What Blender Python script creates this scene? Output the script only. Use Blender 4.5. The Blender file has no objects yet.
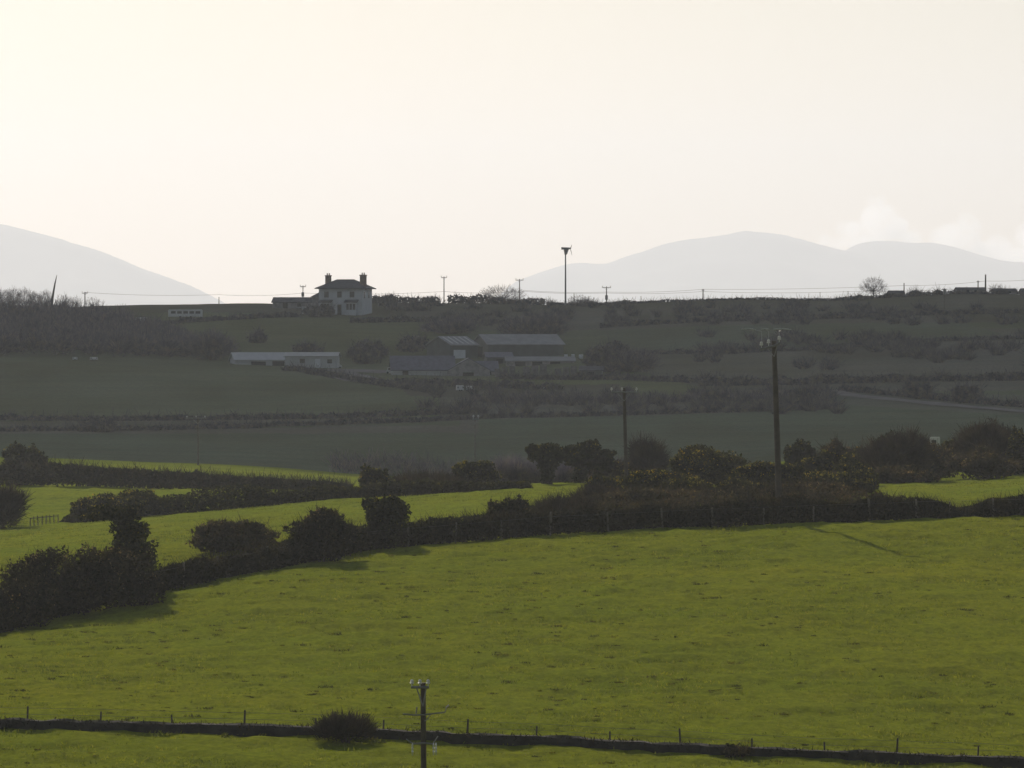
import bpy, math, random
import numpy as np

# ------------------------------------------------------------------ camera, sky, sun, exposure
scene = bpy.context.scene
C = scene.collection
F = 4871.0          # focal length in pixels of a 1024 wide frame (a long telephoto lens)
H0 = 340.0          # row of the true horizon
CAMZ = 40.0
SUN_EL, SUN_AZ = 28.0, -18.0      # degrees; azimuth from the viewing direction, negative = left

cam_d = bpy.data.cameras.new('camera')
cam_d.sensor_width = 36.0
cam_d.lens = F * 36.0 / 1024.0
cam_d.clip_start = 1.0
cam_d.clip_end = 80000.0
cam = bpy.data.objects.new('camera', cam_d)
C.objects.link(cam)
cam.location = (0, 0, CAMZ)
cam.rotation_euler = (math.radians(90) - math.atan((384 - H0) / F), 0, 0)
scene.camera = cam

world = bpy.data.worlds.new('World')
scene.world = world
world.use_nodes = True
wn = world.node_tree.nodes
bg = wn['Background']
sky = wn.new('ShaderNodeTexSky')
sky.sky_type = 'NISHITA'
sky.sun_disc = False
sky.sun_elevation = math.radians(SUN_EL)
sky.sun_rotation = math.radians(SUN_AZ)
sky.altitude = 50
sky.air_density = 1.3
sky.dust_density = 0.9
sky.ozone_density = 0.6
hsv = wn.new('ShaderNodeHueSaturation')          # grades the sky colour to lower saturation
hsv.inputs['Saturation'].default_value = 0.85
tint = wn.new('ShaderNodeMix'); tint.data_type = 'RGBA'; tint.blend_type = 'MULTIPLY'; tint.inputs[0].default_value = 1
tint.inputs[7].default_value = (1.0, 0.97, 0.96, 1)
world.node_tree.links.new(sky.outputs[0], hsv.inputs['Color'])
world.node_tree.links.new(hsv.outputs[0], tint.inputs[6])
world.node_tree.links.new(tint.outputs[2], bg.inputs[0])
bg.inputs[1].default_value = 0.055

sd = bpy.data.lights.new('sun', 'SUN')
sd.energy = 4.7
sd.angle = math.radians(0.5)
sd.color = (1.0, 0.89, 0.765)
sun = bpy.data.objects.new('sun', sd)
C.objects.link(sun)
el, az = math.radians(SUN_EL), math.radians(SUN_AZ)
SUNV = np.array([math.sin(az) * math.cos(el), math.cos(az) * math.cos(el), math.sin(el)])
sun.rotation_euler = (math.radians(90) - el, 0, math.pi - az)   # the lamp shines along its local -Z

scene.view_settings.view_transform = 'Standard'
scene.view_settings.look = 'None'
scene.view_settings.exposure = 0.30
scene.view_settings.gamma = 1.0
scene.view_settings.use_curve_mapping = False
scene.render.engine = 'CYCLES'
scene.cycles.use_denoising = True
scene.cycles.max_bounces = 6
scene.cycles.diffuse_bounces = 2
scene.cycles.glossy_bounces = 2
scene.cycles.transmission_bounces = 4
scene.cycles.transparent_max_bounces = 8
scene.cycles.volume_bounces = 2
scene.render.filter_size = 2.1      # the soft drawing of a long zoom lens

rng = np.random.default_rng(7)
random.seed(7)

HAZE = 1.0e-4
HAZE_G = 0.36
# ------------------------------------------------------------------ helpers
def P(obj, label=None, cat=None, group=None, kind=None):
    if label: obj['label'] = label
    if cat: obj['category'] = cat
    if group: obj['group'] = group
    if kind: obj['kind'] = kind
    return obj

def thing(name, loc, label, cat, rz=0.0, group=None):
    o = bpy.data.objects.new(name, None)
    C.objects.link(o)
    o.empty_display_size = 0.5
    o.location = loc
    o.rotation_euler = (0, 0, rz)
    return P(o, label, cat, group)

class MB:
    """collects faces; build() links them as one mesh object"""
    def __init__(s):
        s.v, s.f = [], []
    def quad(s, a, b, c, d):
        n = len(s.v); s.v += [a, b, c, d]; s.f.append((n, n+1, n+2, n+3))
    def tri(s, a, b, c):
        n = len(s.v); s.v += [a, b, c]; s.f.append((n, n+1, n+2))
    def box(s, x0, x1, y0, y1, z0, z1):
        n = len(s.v)
        s.v += [(x0,y0,z0),(x1,y0,z0),(x1,y1,z0),(x0,y1,z0),(x0,y0,z1),(x1,y0,z1),(x1,y1,z1),(x0,y1,z1)]
        for q in ((0,3,2,1),(4,5,6,7),(0,1,5,4),(1,2,6,5),(2,3,7,6),(3,0,4,7)):
            s.f.append(tuple(n+i for i in q))
        return s
    def tube(s, p, q, r0, r1=None, n=8, cap=True):
        if r1 is None: r1 = r0
        p, q = np.array(p, float), np.array(q, float)
        d = q - p; L = np.linalg.norm(d)
        if L < 1e-9: return s
        d /= L
        a = np.cross(d, (0,0,1.0) if abs(d[2]) < .9 else (1.0,0,0)); a /= np.linalg.norm(a)
        b = np.cross(d, a)
        m = len(s.v)
        for c, r in ((p, r0), (q, r1)):
            for i in range(n):
                t = 2*math.pi*i/n
                s.v.append(tuple(c + r*(math.cos(t)*a + math.sin(t)*b)))
        for i in range(n):
            j = (i+1) % n
            s.f.append((m+i, m+n+i, m+n+j, m+j))
        if cap:
            s.f.append(tuple(m+i for i in range(n)))
            s.f.append(tuple(m+n+i for i in reversed(range(n))))
        return s
    def path(s, pts, rs, n=6):
        """a tapered tube along points, rings shared"""
        pts = [np.array(p, float) for p in pts]
        m = len(s.v)
        for k, p in enumerate(pts):
            d = pts[min(k+1, len(pts)-1)] - pts[max(k-1, 0)]
            d = d/ (np.linalg.norm(d)+1e-9)
            a = np.cross(d, (0.3,0.9,0.1)); a /= (np.linalg.norm(a)+1e-9)
            b = np.cross(d, a)
            for i in range(n):
                t = 2*math.pi*i/n
                s.v.append(tuple(p + rs[k]*(math.cos(t)*a + math.sin(t)*b)))
        for k in range(len(pts)-1):
            for i in range(n):
                j = (i+1) % n
                s.f.append((m+k*n+i, m+k*n+j, m+(k+1)*n+j, m+(k+1)*n+i))
        s.f.append(tuple(m+i for i in reversed(range(n))))
        e = m+(len(pts)-1)*n
        s.f.append(tuple(e+i for i in range(n)))
        return s
    def lathe(s, c, prof, n=10):
        m = len(s.v)
        for r, z in prof:
            for i in range(n):
                t = 2*math.pi*i/n
                s.v.append((c[0]+r*math.cos(t), c[1]+r*math.sin(t), c[2]+z))
        for k in range(len(prof)-1):
            for i in range(n):
                j = (i+1) % n
                s.f.append((m+k*n+i, m+k*n+j, m+(k+1)*n+j, m+(k+1)*n+i))
        s.f.append(tuple(m+i for i in reversed(range(n))))
        e = m+(len(prof)-1)*n
        s.f.append(tuple(e+i for i in range(n)))
        return s
    def build(s, name, mat, parent=None, loc=None, smooth=False):
        me = bpy.data.meshes.new(name)
        me.from_pydata([tuple(map(float, v)) for v in s.v], [], s.f)
        me.materials.append(mat)
        if smooth:
            me.polygons.foreach_set('use_smooth', [True]*len(me.polygons))
        o = bpy.data.objects.new(name, me)
        C.objects.link(o)
        if parent is not None: o.parent = parent
        if loc is not None: o.location = loc
        return o

def array_mesh(name, verts, faces, mat, parent=None, loc=None, smooth=False):
    """mesh from numpy arrays; faces (n,3) or (n,4)"""
    me = bpy.data.meshes.new(name)
    k = faces.shape[1]
    me.vertices.add(len(verts)); me.loops.add(faces.size); me.polygons.add(len(faces))
    me.vertices.foreach_set('co', np.ascontiguousarray(verts, np.float32).ravel())
    me.loops.foreach_set('vertex_index', np.ascontiguousarray(faces, np.int32).ravel())
    me.polygons.foreach_set('loop_start', np.arange(0, faces.size, k, dtype=np.int32))
    me.polygons.foreach_set('loop_total', np.full(len(faces), k, np.int32))
    me.polygons.foreach_set('use_smooth', np.full(len(faces), smooth, bool))
    me.update(calc_edges=True)
    if mat is not None: me.materials.append(mat)
    o = bpy.data.objects.new(name, me)
    C.objects.link(o)
    if parent is not None: o.parent = parent
    if loc is not None: o.location = loc
    return o

# value noise for relief
_tab = np.random.default_rng(3).random((256, 256))
def vnoise(x, y):
    xi, yi = np.floor(x).astype(int), np.floor(y).astype(int)
    fx, fy = x-xi, y-yi
    fx, fy = fx*fx*(3-2*fx), fy*fy*(3-2*fy)
    g = lambda i, j: _tab[i & 255, j & 255]
    return (g(xi,yi)*(1-fx)+g(xi+1,yi)*fx)*(1-fy) + (g(xi,yi+1)*(1-fx)+g(xi+1,yi+1)*fx)*fy - .5
def fbm(x, y, s, o=3):
    t, a = 0, 1.0
    for k in range(o):
        t = t + a*vnoise(x/s+17*k, y/s+31*k); a *= .5; s /= 2.03
    return t

def nmat(name):
    m = bpy.data.materials.new(name); m.use_nodes = True
    nt = m.node_tree
    return m, nt, nt.nodes, nt.links, nt.nodes['Principled BSDF']

def ramp(nt, src, stops):
    r = nt.nodes.new('ShaderNodeValToRGB')
    e = r.color_ramp.elements
    while len(e) < len(stops): e.new(0.5)
    for el_, (p, c) in zip(e, stops):
        el_.position = p; el_.color = (*c, 1)
    nt.links.new(src, r.inputs[0])
    return r.outputs[0]

def plain(name, col, rough=.8, metal=0.0, var=.25, scale=3.0):
    m, nt, N, L, b = nmat(name)
    tc = N.new('ShaderNodeTexCoord')
    n = N.new('ShaderNodeTexNoise'); n.inputs['Scale'].default_value = scale; n.inputs['Detail'].default_value = 6
    L.new(tc.outputs['Object'], n.inputs['Vector'])
    c = ramp(nt, n.outputs['Fac'], [(.3, tuple(x*(1-var) for x in col)), (.7, tuple(min(1, x*(1+var)) for x in col))])
    L.new(c, b.inputs['Base Color'])
    b.inputs['Roughness'].default_value = rough
    b.inputs['Metallic'].default_value = metal
    b.inputs['Specular IOR Level'].default_value = .25
    return m

def foliage_mat(name, cols, trans=.35):
    """leaf or twig material: colour differs from leaf to leaf"""
    m, nt, N, L, b = nmat(name)
    N.remove(b)
    g = N.new('ShaderNodeNewGeometry')
    st = [(i/(max(1, len(cols)-1)), c) for i, c in enumerate(cols)]
    c = ramp(nt, g.outputs['Random Per Island'], st)
    tc = N.new('ShaderNodeTexCoord')
    n = N.new('ShaderNodeTexNoise'); n.inputs['Scale'].default_value = .9; n.inputs['Detail'].default_value = 3
    L.new(tc.outputs['Object'], n.inputs['Vector'])
    k = ramp(nt, n.outputs['Fac'], [(.36, (.55, .6, .7)), (.5, (1, 1, 1)), (.66, (1.7, 1.5, 1.1))])
    mm = N.new('ShaderNodeMix'); mm.data_type = 'RGBA'; mm.blend_type = 'MULTIPLY'; mm.inputs[0].default_value = 1
    L.new(c, mm.inputs[6]); L.new(k, mm.inputs[7]); c = mm.outputs[2]
    d = N.new('ShaderNodeBsdfDiffuse'); L.new(c, d.inputs[0])
    t = N.new('ShaderNodeBsdfTranslucent'); L.new(c, t.inputs[0])
    mx = N.new('ShaderNodeMixShader'); mx.inputs[0].default_value = trans
    L.new(d.outputs[0], mx.inputs[1]); L.new(t.outputs[0], mx.inputs[2])
    L.new(mx.outputs[0], N['Material Output'].inputs[0])
    return m
# ------------------------------------------------------------------ the lie of the land
# cross sections of the land, one per distance: (Y metres, [(column, row as measured), ...])
ROWS = [
  (140, [(-150,940),(0,945),(512,955),(1024,965),(1180,970)]),
 (155, [(-150,782),(0,786),(512,804),(1024,826),(1180,834)]),
 (170, [(-150,718),(0,722),(256,731),(512,740),(768,749),(1024,762),(1180,768)]),
 (200, [(-150,656),(0,655),(256,650),(512,645),(768,641),(1024,646),(1180,645)]),
 (215, [(-150,632),(0,629),(256,608),(512,604),(768,597),(1024,598),(1180,599)]),
 (231, [(-150,606),(0,598),(256,573),(512,570),(768,563),(1024,561),(1180,560)]),
 (250, [(-150,580),(0,569),(256,551),(512,537),(768,524),(1024,518),(1180,516)]),
 (275, [(-150,556),(0,548),(256,529),(512,512),(768,507),(1024,502),(1180,499)]),
 (300, [(-150,542),(0,535),(256,514),(512,498),(768,494),(1024,488),(1180,484)]),
 (330, [(-150,526),(0,521),(256,506),(512,487),(768,482),(1024,474),(1180,471)]),
 (380, [(-150,494),(0,490),(256,491),(512,492),(640,488),(768,465),(1024,461),(1180,459)]),
 (420, [(-150,466),(0,467),(256,481),(512,490),(640,487),(768,463),(1024,459),(1180,458)]),
 (455, [(-150,456),(0,458.5),(256,470),(512,487),(640,485),(768,464),(1024,458),(1180,456)]),
 (520, [(-150,457),(0,457),(256,464),(512,474),(640,472),(768,457),(1024,450),(1180,448)]),
 (600, [(-150,438),(0,438),(256,440),(512,440),(768,435),(1024,430),(1180,428)]),
 (650, [(-150,425),(0,425),(256,424),(512,420),(768,416),(1024,412),(1180,410)]),
 (720, [(-150,407),(0,407),(256,406),(512,398),(768,396),(1024,394),(1180,392)]),
 (800, [(-150,379),(0,379),(256,381),(512,380),(768,373),(1024,370),(1180,368)]),
 (860, [(-150,360),(0,360),(256,365),(512,369),(768,353),(1024,350),(1180,348)]),
 (900, [(-150,349),(0,349),(256,355),(512,360),(768,341),(1024,338),(1180,336)]),
 (960, [(-150,331),(0,331),(256,336),(512,342),(768,327),(1024,323),(1180,321)]),
 (1030,[(-150,317),(0,317),(256,317),(512,320),(768,312),(1024,307),(1180,305)]),
 (1100,[(-150,312),(0,311),(50,309),(95,306),(200,304.5),(260,303.5),(300,305),(400,303),(470,303),(540,304.5),(600,304.5),(650,302.5),(740,299.5),(830,300.5),(900,296),(960,293),(1024,295),(1180,294)]),
 (1180,[(-150,316),(1180,303)]),
 (1400,[(-150,345),(1180,340)]),
 (2200,[(-150,385),(1180,380)]),
 (4000,[(-150,383),(1180,383)]),
]
_px = np.arange(-200, 1232, 8.0)
_Yk = np.array([r[0] for r in ROWS], float)
_Zk = np.array([[CAMZ - (np.interp(p, [a for a, _ in r[1]], [b for _, b in r[1]]) - H0)/F*r[0] for p in _px] for r in ROWS])
# land near and below the viewpoint
_Yk = np.concatenate([[-60, 0, 30, 60, 100], _Yk, [24500]])
_Zk = np.vstack([np.full(len(_px), 38.3), np.full(len(_px), 38.2), np.full(len(_px), 33.0), np.full(len(_px), 27.0), np.full(len(_px), 22.6), _Zk, np.full(len(_px), CAMZ-38)])

def pchip(xk, Z, x):
    """monotone cubic through the rows of Z"""
    h = np.diff(xk)[:, None]; dlt = np.diff(Z, axis=0)/h
    m = np.zeros_like(Z)
    w1, w2 = 2*h[1:]+h[:-1], h[1:]+2*h[:-1]
    same = dlt[:-1]*dlt[1:] > 0
    with np.errstate(divide='ignore', invalid='ignore'):
        hm = (w1+w2)/(w1/dlt[:-1]+w2/dlt[1:])
    m[1:-1] = np.where(same, hm, 0)
    m[0], m[-1] = dlt[0], dlt[-1]
    i = np.clip(np.searchsorted(xk, x)-1, 0, len(xk)-2)
    H = np.diff(xk)[i][:, None]; t = ((x-xk[i])[:, None])/H
    return ((2*t**3-3*t**2+1)*Z[i] + (t**3-2*t**2+t)*H*m[i] + (-2*t**3+3*t**2)*Z[i+1] + (t**3-t**2)*H*m[i+1])

_Yd = np.concatenate([np.arange(-60, 140, 4.0), np.arange(140, 480, 1.0), np.arange(480, 1300, 2.0), np.arange(1300, 4200, 25.0), np.arange(4200, 24600, 400.0)])
_Zd = pchip(_Yk, _Zk, _Yd)
ker = np.exp(-.5*(np.arange(-9, 10)/3.2)**2); ker /= ker.sum()
pad = np.pad(_Zd, ((0,0),(9,9)), mode='edge')
_Zs = np.array([np.convolve(r, ker, mode='valid') for r in pad])
sharp = np.clip((_Yd-980)/100, 0, 1)[:, None]        # keep the skyline as surveyed
_Zd = _Zs*(1-sharp) + _Zd*sharp

def gz(x, y, fine=True):
    """ground height"""
    x, y = np.asarray(x, float), np.asarray(y, float)
    c = np.clip(x/np.maximum(y, 60.0)*F + 512, _px[0], _px[-1]-.01)
    j = ((c-_px[0])/8).astype(int); fj = (c-_px[0])/8-j
    i = np.clip(np.searchsorted(_Yd, y, side='right')-1, 0, len(_Yd)-2)
    fi = np.clip((y-_Yd[i])/(_Yd[i+1]-_Yd[i]), 0, 1)
    z = (_Zd[i,j]*(1-fj)+_Zd[i,j+1]*fj)*(1-fi) + (_Zd[i+1,j]*(1-fj)+_Zd[i+1,j+1]*fj)*fi
    if fine:
        z = z + .25*fbm(x, y, 14.0, 3)*np.clip((y-120)/60, 0, 1)*np.clip((1300-y)/200, 0, 1)
        z = z + np.clip((y-560)/200, 0, 1)*np.clip((1040-y)/60, 0, 1)*1.0*fbm(x+40, y, 45.0, 3)
    return z

_hy = np.arange(145.0, 1130.0, .4)
def hit(px, py):
    """the first ground point on the sight line through a pixel"""
    x = (px-512)/F*_hy
    row = H0 + (CAMZ - gz(x, _hy))/_hy*F
    k = np.argmax(row <= py) if (row <= py).any() else len(_hy)-1
    Y = _hy[k]
    return np.array([(px-512)/F*Y, Y, float(gz((px-512)/F*Y, Y))])

def at(px, Y, dz=0.0):
    X = (px-512)/F*Y
    return np.array([X, Y, float(gz(X, Y))+dz])

def inpoly(x, y, poly):
    r = np.zeros(x.shape, bool)
    n = len(poly)
    for i in range(n):
        (x0, y0), (x1, y1) = poly[i], poly[(i+1) % n]
        if y0 == y1: continue
        c = ((y0 > y) != (y1 > y)) & (x < (x1-x0)*(y-y0)/(y1-y0)+x0)
        r ^= c
    return r

# ------------------------------------------------------------------ ground sheet
YR = np.concatenate([np.arange(-60, 140, 10.0), np.arange(140, 160, 1.0), np.arange(160, 262, .3), np.arange(262, 462, .8),
                     np.arange(462, 1180, 3.0), np.arange(1180, 1500, 20.0), np.geomspace(1500, 24500, 34)])
UP = np.concatenate([[-3400, -2200, -1300, -800, -500, -300, -200, -120], np.arange(-60, 1086, 3.0), [1144, 1224, 1324, 1524, 1824, 2324, 3224, 4424]])
def ground_sheet():
    U = (UP-512)/F
    Xg = U[None, :]*np.maximum(YR, 150.0)[:, None]
    Yg = np.repeat(YR[:, None], len(UP), 1)
    Z = gz(Xg, Yg)
    # tussocks and poached ground in the near fields
    near = np.clip((440-Yg)/60, 0, 1)*np.clip((Yg-140)/10, 0, 1)
    Z = Z + near*(.20*fbm(Xg*.7, Yg, 1.5, 4) + .16*np.maximum(0, fbm(Xg+9, Yg*.7, .75, 2)-.22))
    v = np.stack([Xg, Yg, Z], -1).reshape(-1, 3)
    nr, nc = Xg.shape
    idx = np.arange(nr*nc).reshape(nr, nc)
    f = np.stack([idx[:-1,:-1], idx[:-1,1:], idx[1:,1:], idx[1:,:-1]], -1).reshape(-1, 4)
    o = array_mesh('ground', v, f, None, smooth=True)
    # what grows in each field
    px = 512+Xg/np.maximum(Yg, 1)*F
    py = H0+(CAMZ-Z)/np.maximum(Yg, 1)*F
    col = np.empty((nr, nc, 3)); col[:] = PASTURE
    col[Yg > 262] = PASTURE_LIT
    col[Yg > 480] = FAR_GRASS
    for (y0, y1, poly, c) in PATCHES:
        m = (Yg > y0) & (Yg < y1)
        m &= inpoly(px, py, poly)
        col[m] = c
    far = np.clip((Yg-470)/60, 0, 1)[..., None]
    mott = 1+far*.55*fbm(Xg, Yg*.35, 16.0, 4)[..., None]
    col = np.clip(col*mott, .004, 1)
    a = o.data.attributes.new('field', 'FLOAT_COLOR', 'POINT')
    a.data.foreach_set('color', np.concatenate([col, np.ones((nr, nc, 1))], -1).astype(np.float32).ravel())
    m, nt, N, L, b = nmat('meadow')
    at_ = N.new('ShaderNodeAttribute'); at_.attribute_name = 'field'
    tc = N.new('ShaderNodeTexCoord')
    mp = N.new('ShaderNodeMapping'); L.new(tc.outputs['Object'], mp.inputs[0])
    def noise(sc, det, rough=.6):
        n = N.new('ShaderNodeTexNoise'); n.inputs['Scale'].default_value = sc; n.inputs['Detail'].default_value = det
        n.inputs['Roughness'].default_value = rough
        L.new(mp.outputs[0], n.inputs['Vector']); return n
    n1, n2, n3 = noise(.05, 4), noise(1.3, 8, .75), noise(.22, 5)
    mp2 = N.new('ShaderNodeMapping'); L.new(tc.outputs['Object'], mp2.inputs[0]); mp2.inputs['Scale'].default_value = (.014, .13, .05)
    mp2.inputs['Rotation'].default_value = (0, 0, .12)
    n5 = noise(1.0, 4, .55); L.new(mp2.outputs[0], n5.inputs['Vector'])
    n6 = noise(4.2, 6, .7)
    k6 = ramp(nt, n6.outputs['Fac'], [(.34, (.70, .73, .72)), (.66, (1.24, 1.20, 1.1))])
    k5 = ramp(nt, n5.outputs['Fac'], [(.36, (.84, .90, .9)), (.64, (1.10, 1.05, 1.0))])
    mp.inputs['Scale'].default_value = (1, .55, 1)
    k1 = ramp(nt, n1.outputs['Fac'], [(.35, (.93, .96, .95)), (.65, (1.06, 1.03, 1.0))])
    k2 = ramp(nt, n2.outputs['Fac'], [(.30, (.50, .54, .52)), (.46, (.96, .97, 1.0)), (.68, (1.26, 1.20, 1.06))])
    k3 = ramp(nt, n3.outputs['Fac'], [(.35, (1.03, .99, .98)), (.65, (.97, 1.01, 1.01))])
    cur = at_.outputs['Color']
    for k in (k1, k2, k3, k5, k6):
        mx = N.new('ShaderNodeMix'); mx.data_type = 'RGBA'; mx.blend_type = 'MULTIPLY'; mx.inputs[0].default_value = 1
        L.new(cur, mx.inputs[6]); L.new(k, mx.inputs[7]); cur = mx.outputs[2]
    L.new(cur, b.inputs['Base Color'])
    b.inputs['Roughness'].default_value = 1
    b.inputs['Specular IOR Level'].default_value = 0
    b.inputs['Sheen Weight'].default_value = .10
    b.inputs['Sheen Roughness'].default_value = .45
    b.inputs['Sheen Tint'].default_value = (.75, .72, .16, 1)
    bp = N.new('ShaderNodeBump'); bp.inputs['Strength'].default_value = 1.0; bp.inputs['Distance'].default_value = .12
    n4 = noise(1.6, 7, .75)
    L.new(n4.outputs['Fac'], bp.inputs['Height']); L.new(bp.outputs[0], b.inputs['Normal'])
    o.data.materials.append(m)
    return P(o, 'rolling green farmland with a bright near pasture and dull fields rising behind', 'ground', kind='structure')

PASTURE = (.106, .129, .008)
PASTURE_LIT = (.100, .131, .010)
FAR_GRASS = (0.060,0.074,0.069)  # far field colours brightened and blued, haze put into the colour
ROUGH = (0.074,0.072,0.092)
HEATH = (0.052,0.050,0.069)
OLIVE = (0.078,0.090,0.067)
PATCHES = [  # (from Y, to Y, outline, colour of what grows there, blued in place of haze)
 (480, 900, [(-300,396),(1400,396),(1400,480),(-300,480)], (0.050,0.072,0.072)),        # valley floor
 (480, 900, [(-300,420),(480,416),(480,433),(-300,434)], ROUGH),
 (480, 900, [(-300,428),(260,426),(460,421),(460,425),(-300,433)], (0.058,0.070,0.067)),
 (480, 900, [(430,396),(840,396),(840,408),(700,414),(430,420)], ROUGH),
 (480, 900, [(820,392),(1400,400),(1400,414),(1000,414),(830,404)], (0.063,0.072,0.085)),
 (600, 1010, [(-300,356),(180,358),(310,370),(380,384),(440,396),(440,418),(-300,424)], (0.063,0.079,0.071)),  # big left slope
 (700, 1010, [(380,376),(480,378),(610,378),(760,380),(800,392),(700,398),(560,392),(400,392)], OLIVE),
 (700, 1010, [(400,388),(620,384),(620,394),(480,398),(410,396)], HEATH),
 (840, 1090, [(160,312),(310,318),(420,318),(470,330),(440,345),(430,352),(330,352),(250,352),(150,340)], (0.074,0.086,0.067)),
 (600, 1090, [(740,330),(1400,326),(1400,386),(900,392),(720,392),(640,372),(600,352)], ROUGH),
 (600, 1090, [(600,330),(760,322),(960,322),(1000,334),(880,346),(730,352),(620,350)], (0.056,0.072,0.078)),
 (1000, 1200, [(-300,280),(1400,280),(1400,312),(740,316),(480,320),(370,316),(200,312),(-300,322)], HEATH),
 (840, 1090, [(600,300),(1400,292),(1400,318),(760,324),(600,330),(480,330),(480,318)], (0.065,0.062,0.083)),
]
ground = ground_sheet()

# ------------------------------------------------------------------ distant mountains
def mountain(name, label, Y, prof, depth, seed):
    pxs = np.arange(prof[0][0], prof[-1][0]+.1, 3.0)
    h = np.interp(pxs, [p for p, _ in prof], [r for _, r in prof])
    k = np.exp(-.5*(np.arange(-4, 5)/1.0)**2); k /= k.sum()
    h = np.convolve(np.pad(h, 4, mode='edge'), k, mode='valid')
    top = CAMZ - (h-H0)/F*Y
    ys = np.linspace(-depth, depth, 61)
    Xg = np.repeat(((pxs-512)/F*Y)[None], 61, 0)
    Yg = Y + np.repeat(ys[:, None], len(pxs), 1)
    w = np.clip(1-np.abs(ys)/depth, 0, 1)**1.15
    Z = 2 + (top-2)[None]*w[:, None]
    n = fbm(Xg+seed*77, Yg, 700.0, 5)
    Z = Z + n*150*(w*(1-w)*4)[:, None]*np.clip(top/200, 0, 1)[None] + 12*fbm(Xg+seed, Yg, 150.0, 4)*w[:, None]
    v = np.stack([Xg, Yg, Z], -1).reshape(-1, 3)
    idx = np.arange(v.shape[0]).reshape(61, len(pxs))
    f = np.stack([idx[:-1,:-1], idx[:-1,1:], idx[1:,1:], idx[1:,:-1]], -1).reshape(-1, 4)
    o = array_mesh(name, v, f, MOUNT, smooth=True)
    return P(o, label, 'mountain', kind='structure')
MOUNT = plain('mountain_moor', (.06, .062, .05), 1, 0, .3, .004)
mountain('mountain', 'pale hazy mountain slope falling to the right behind the bare wood', 16500,
         [(-520,330),(-300,262),(-150,225),(-60,217),(0,222),(22,228),(50,236),(80,246),(110,256),(140,268),(170,279),(200,291),(217,300),(240,312),(300,332)], 2400, 1)
mountain('mountain', 'broad pale hazy mountain with its summit behind the right-hand pole', 18800,
         [(470,322),(495,298),(515,282),(532,274),(550,269),(565,264),(578,262),(594,263),(606,263.5),(625,257),(650,249),(680,241),(700,238),(725,234.5),(745,231),(757,232),(780,235.5),(810,242),(830,247),(848,251),(880,264),(930,285),(990,320)], 2400, 2)
mountain('mountain', 'lower flat-topped hazy mountain beyond the skyline tree', 19700,
         [(760,325),(800,287),(830,264),(848,249),(860,244.5),(872,241.5),(900,242),(930,242),(945,245),(965,250),(985,256),(1005,260),(1024,262.5),(1060,268),(1120,280),(1220,300),(1340,330)], 2400, 3)

# ------------------------------------------------------------------ the air
def haze_box():
    b = MB().box(-8000, 8000, -70, 22400, CAMZ-60, CAMZ+900)
    m = bpy.data.materials.new('haze_air'); m.use_nodes = True
    nt = m.node_tree; nt.nodes.remove(nt.nodes['Principled BSDF'])
    pv = nt.nodes.new('ShaderNodeVolumePrincipled')
    pv.inputs['Color'].default_value = (.862, .915, 1.0, 1)
    pv.inputs['Density'].default_value = HAZE
    pv.inputs['Anisotropy'].default_value = HAZE_G
    nt.links.new(pv.outputs[0], nt.nodes['Material Output'].inputs['Volume'])
    o = b.build('haze', m)
    return P(o, 'thin bright haze filling the air over the farmland', 'haze', kind='stuff')
haze_box()

# ------------------------------------------------------------------ clouds
def cloud_mat():
    m, nt, N, L, b = nmat('cloud_white'); N.remove(b)
    d = N.new('ShaderNodeBsdfDiffuse'); d.inputs[0].default_value = (.9, .9, .9, 1)
    t = N.new('ShaderNodeBsdfTranslucent'); t.inputs[0].default_value = (.8, .8, .8, 1)
    mx = N.new('ShaderNodeMixShader'); mx.inputs[0].default_value = .5
    L.new(d.outputs[0], mx.inputs[1]); L.new(t.outputs[0], mx.inputs[2])
    L.new(mx.outputs[0], N['Material Output'].inputs[0])
    return m
CLOUD = cloud_mat()
def ico(sub):
    import bmesh
    bm = bmesh.new(); bmesh.ops.create_icosphere(bm, subdivisions=sub, radius=1)
    v = np.array([x.co[:] for x in bm.verts]); f = np.array([[y.index for y in x.verts] for x in bm.faces]); bm.free()
    return v, f
ICO = ico(3)
def puffs(name, label, lobes, mat=None):
    vs, fs, n = [], [], 0
    for (c, r) in lobes:
        v = ICO[0].copy()
        k = 1+.22*fbm(v[:,0]*3+c[0]*.01, v[:,1]*3+v[:,2]*2+c[1]*.01, 1.0, 3)
        vs.append(v*k[:, None]*np.array(r)+np.array(c)); fs.append(ICO[1]+n); n += len(v)
    o = array_mesh(name, np.concatenate(vs), np.concatenate(fs), mat or CLOUD, smooth=True)
    return P(o, label, 'cloud', kind='structure')
def shade_cloud():
    r = np.random.default_rng(11)
    h = 1000.0
    off = SUNV/SUNV[2]*(h-30)
    lobes = []
    for i in range(16):
        for j in range(12):
            x = -420+j*80+r.uniform(-20, 20); y = 530+i*90+r.uniform(-25, 25)
            if i == 0: y = 552+.05*abs(x)
            lobes.append(((x+off[0], y+off[1], h+r.uniform(-20, 40)), (75*r.uniform(.9, 1.25), 80*r.uniform(.95, 1.2), 55*r.uniform(.8, 1.3))))
    return puffs('cloud', 'grey cloud drifting above the valley and shading the far fields', lobes)
shade_cloud()

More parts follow.
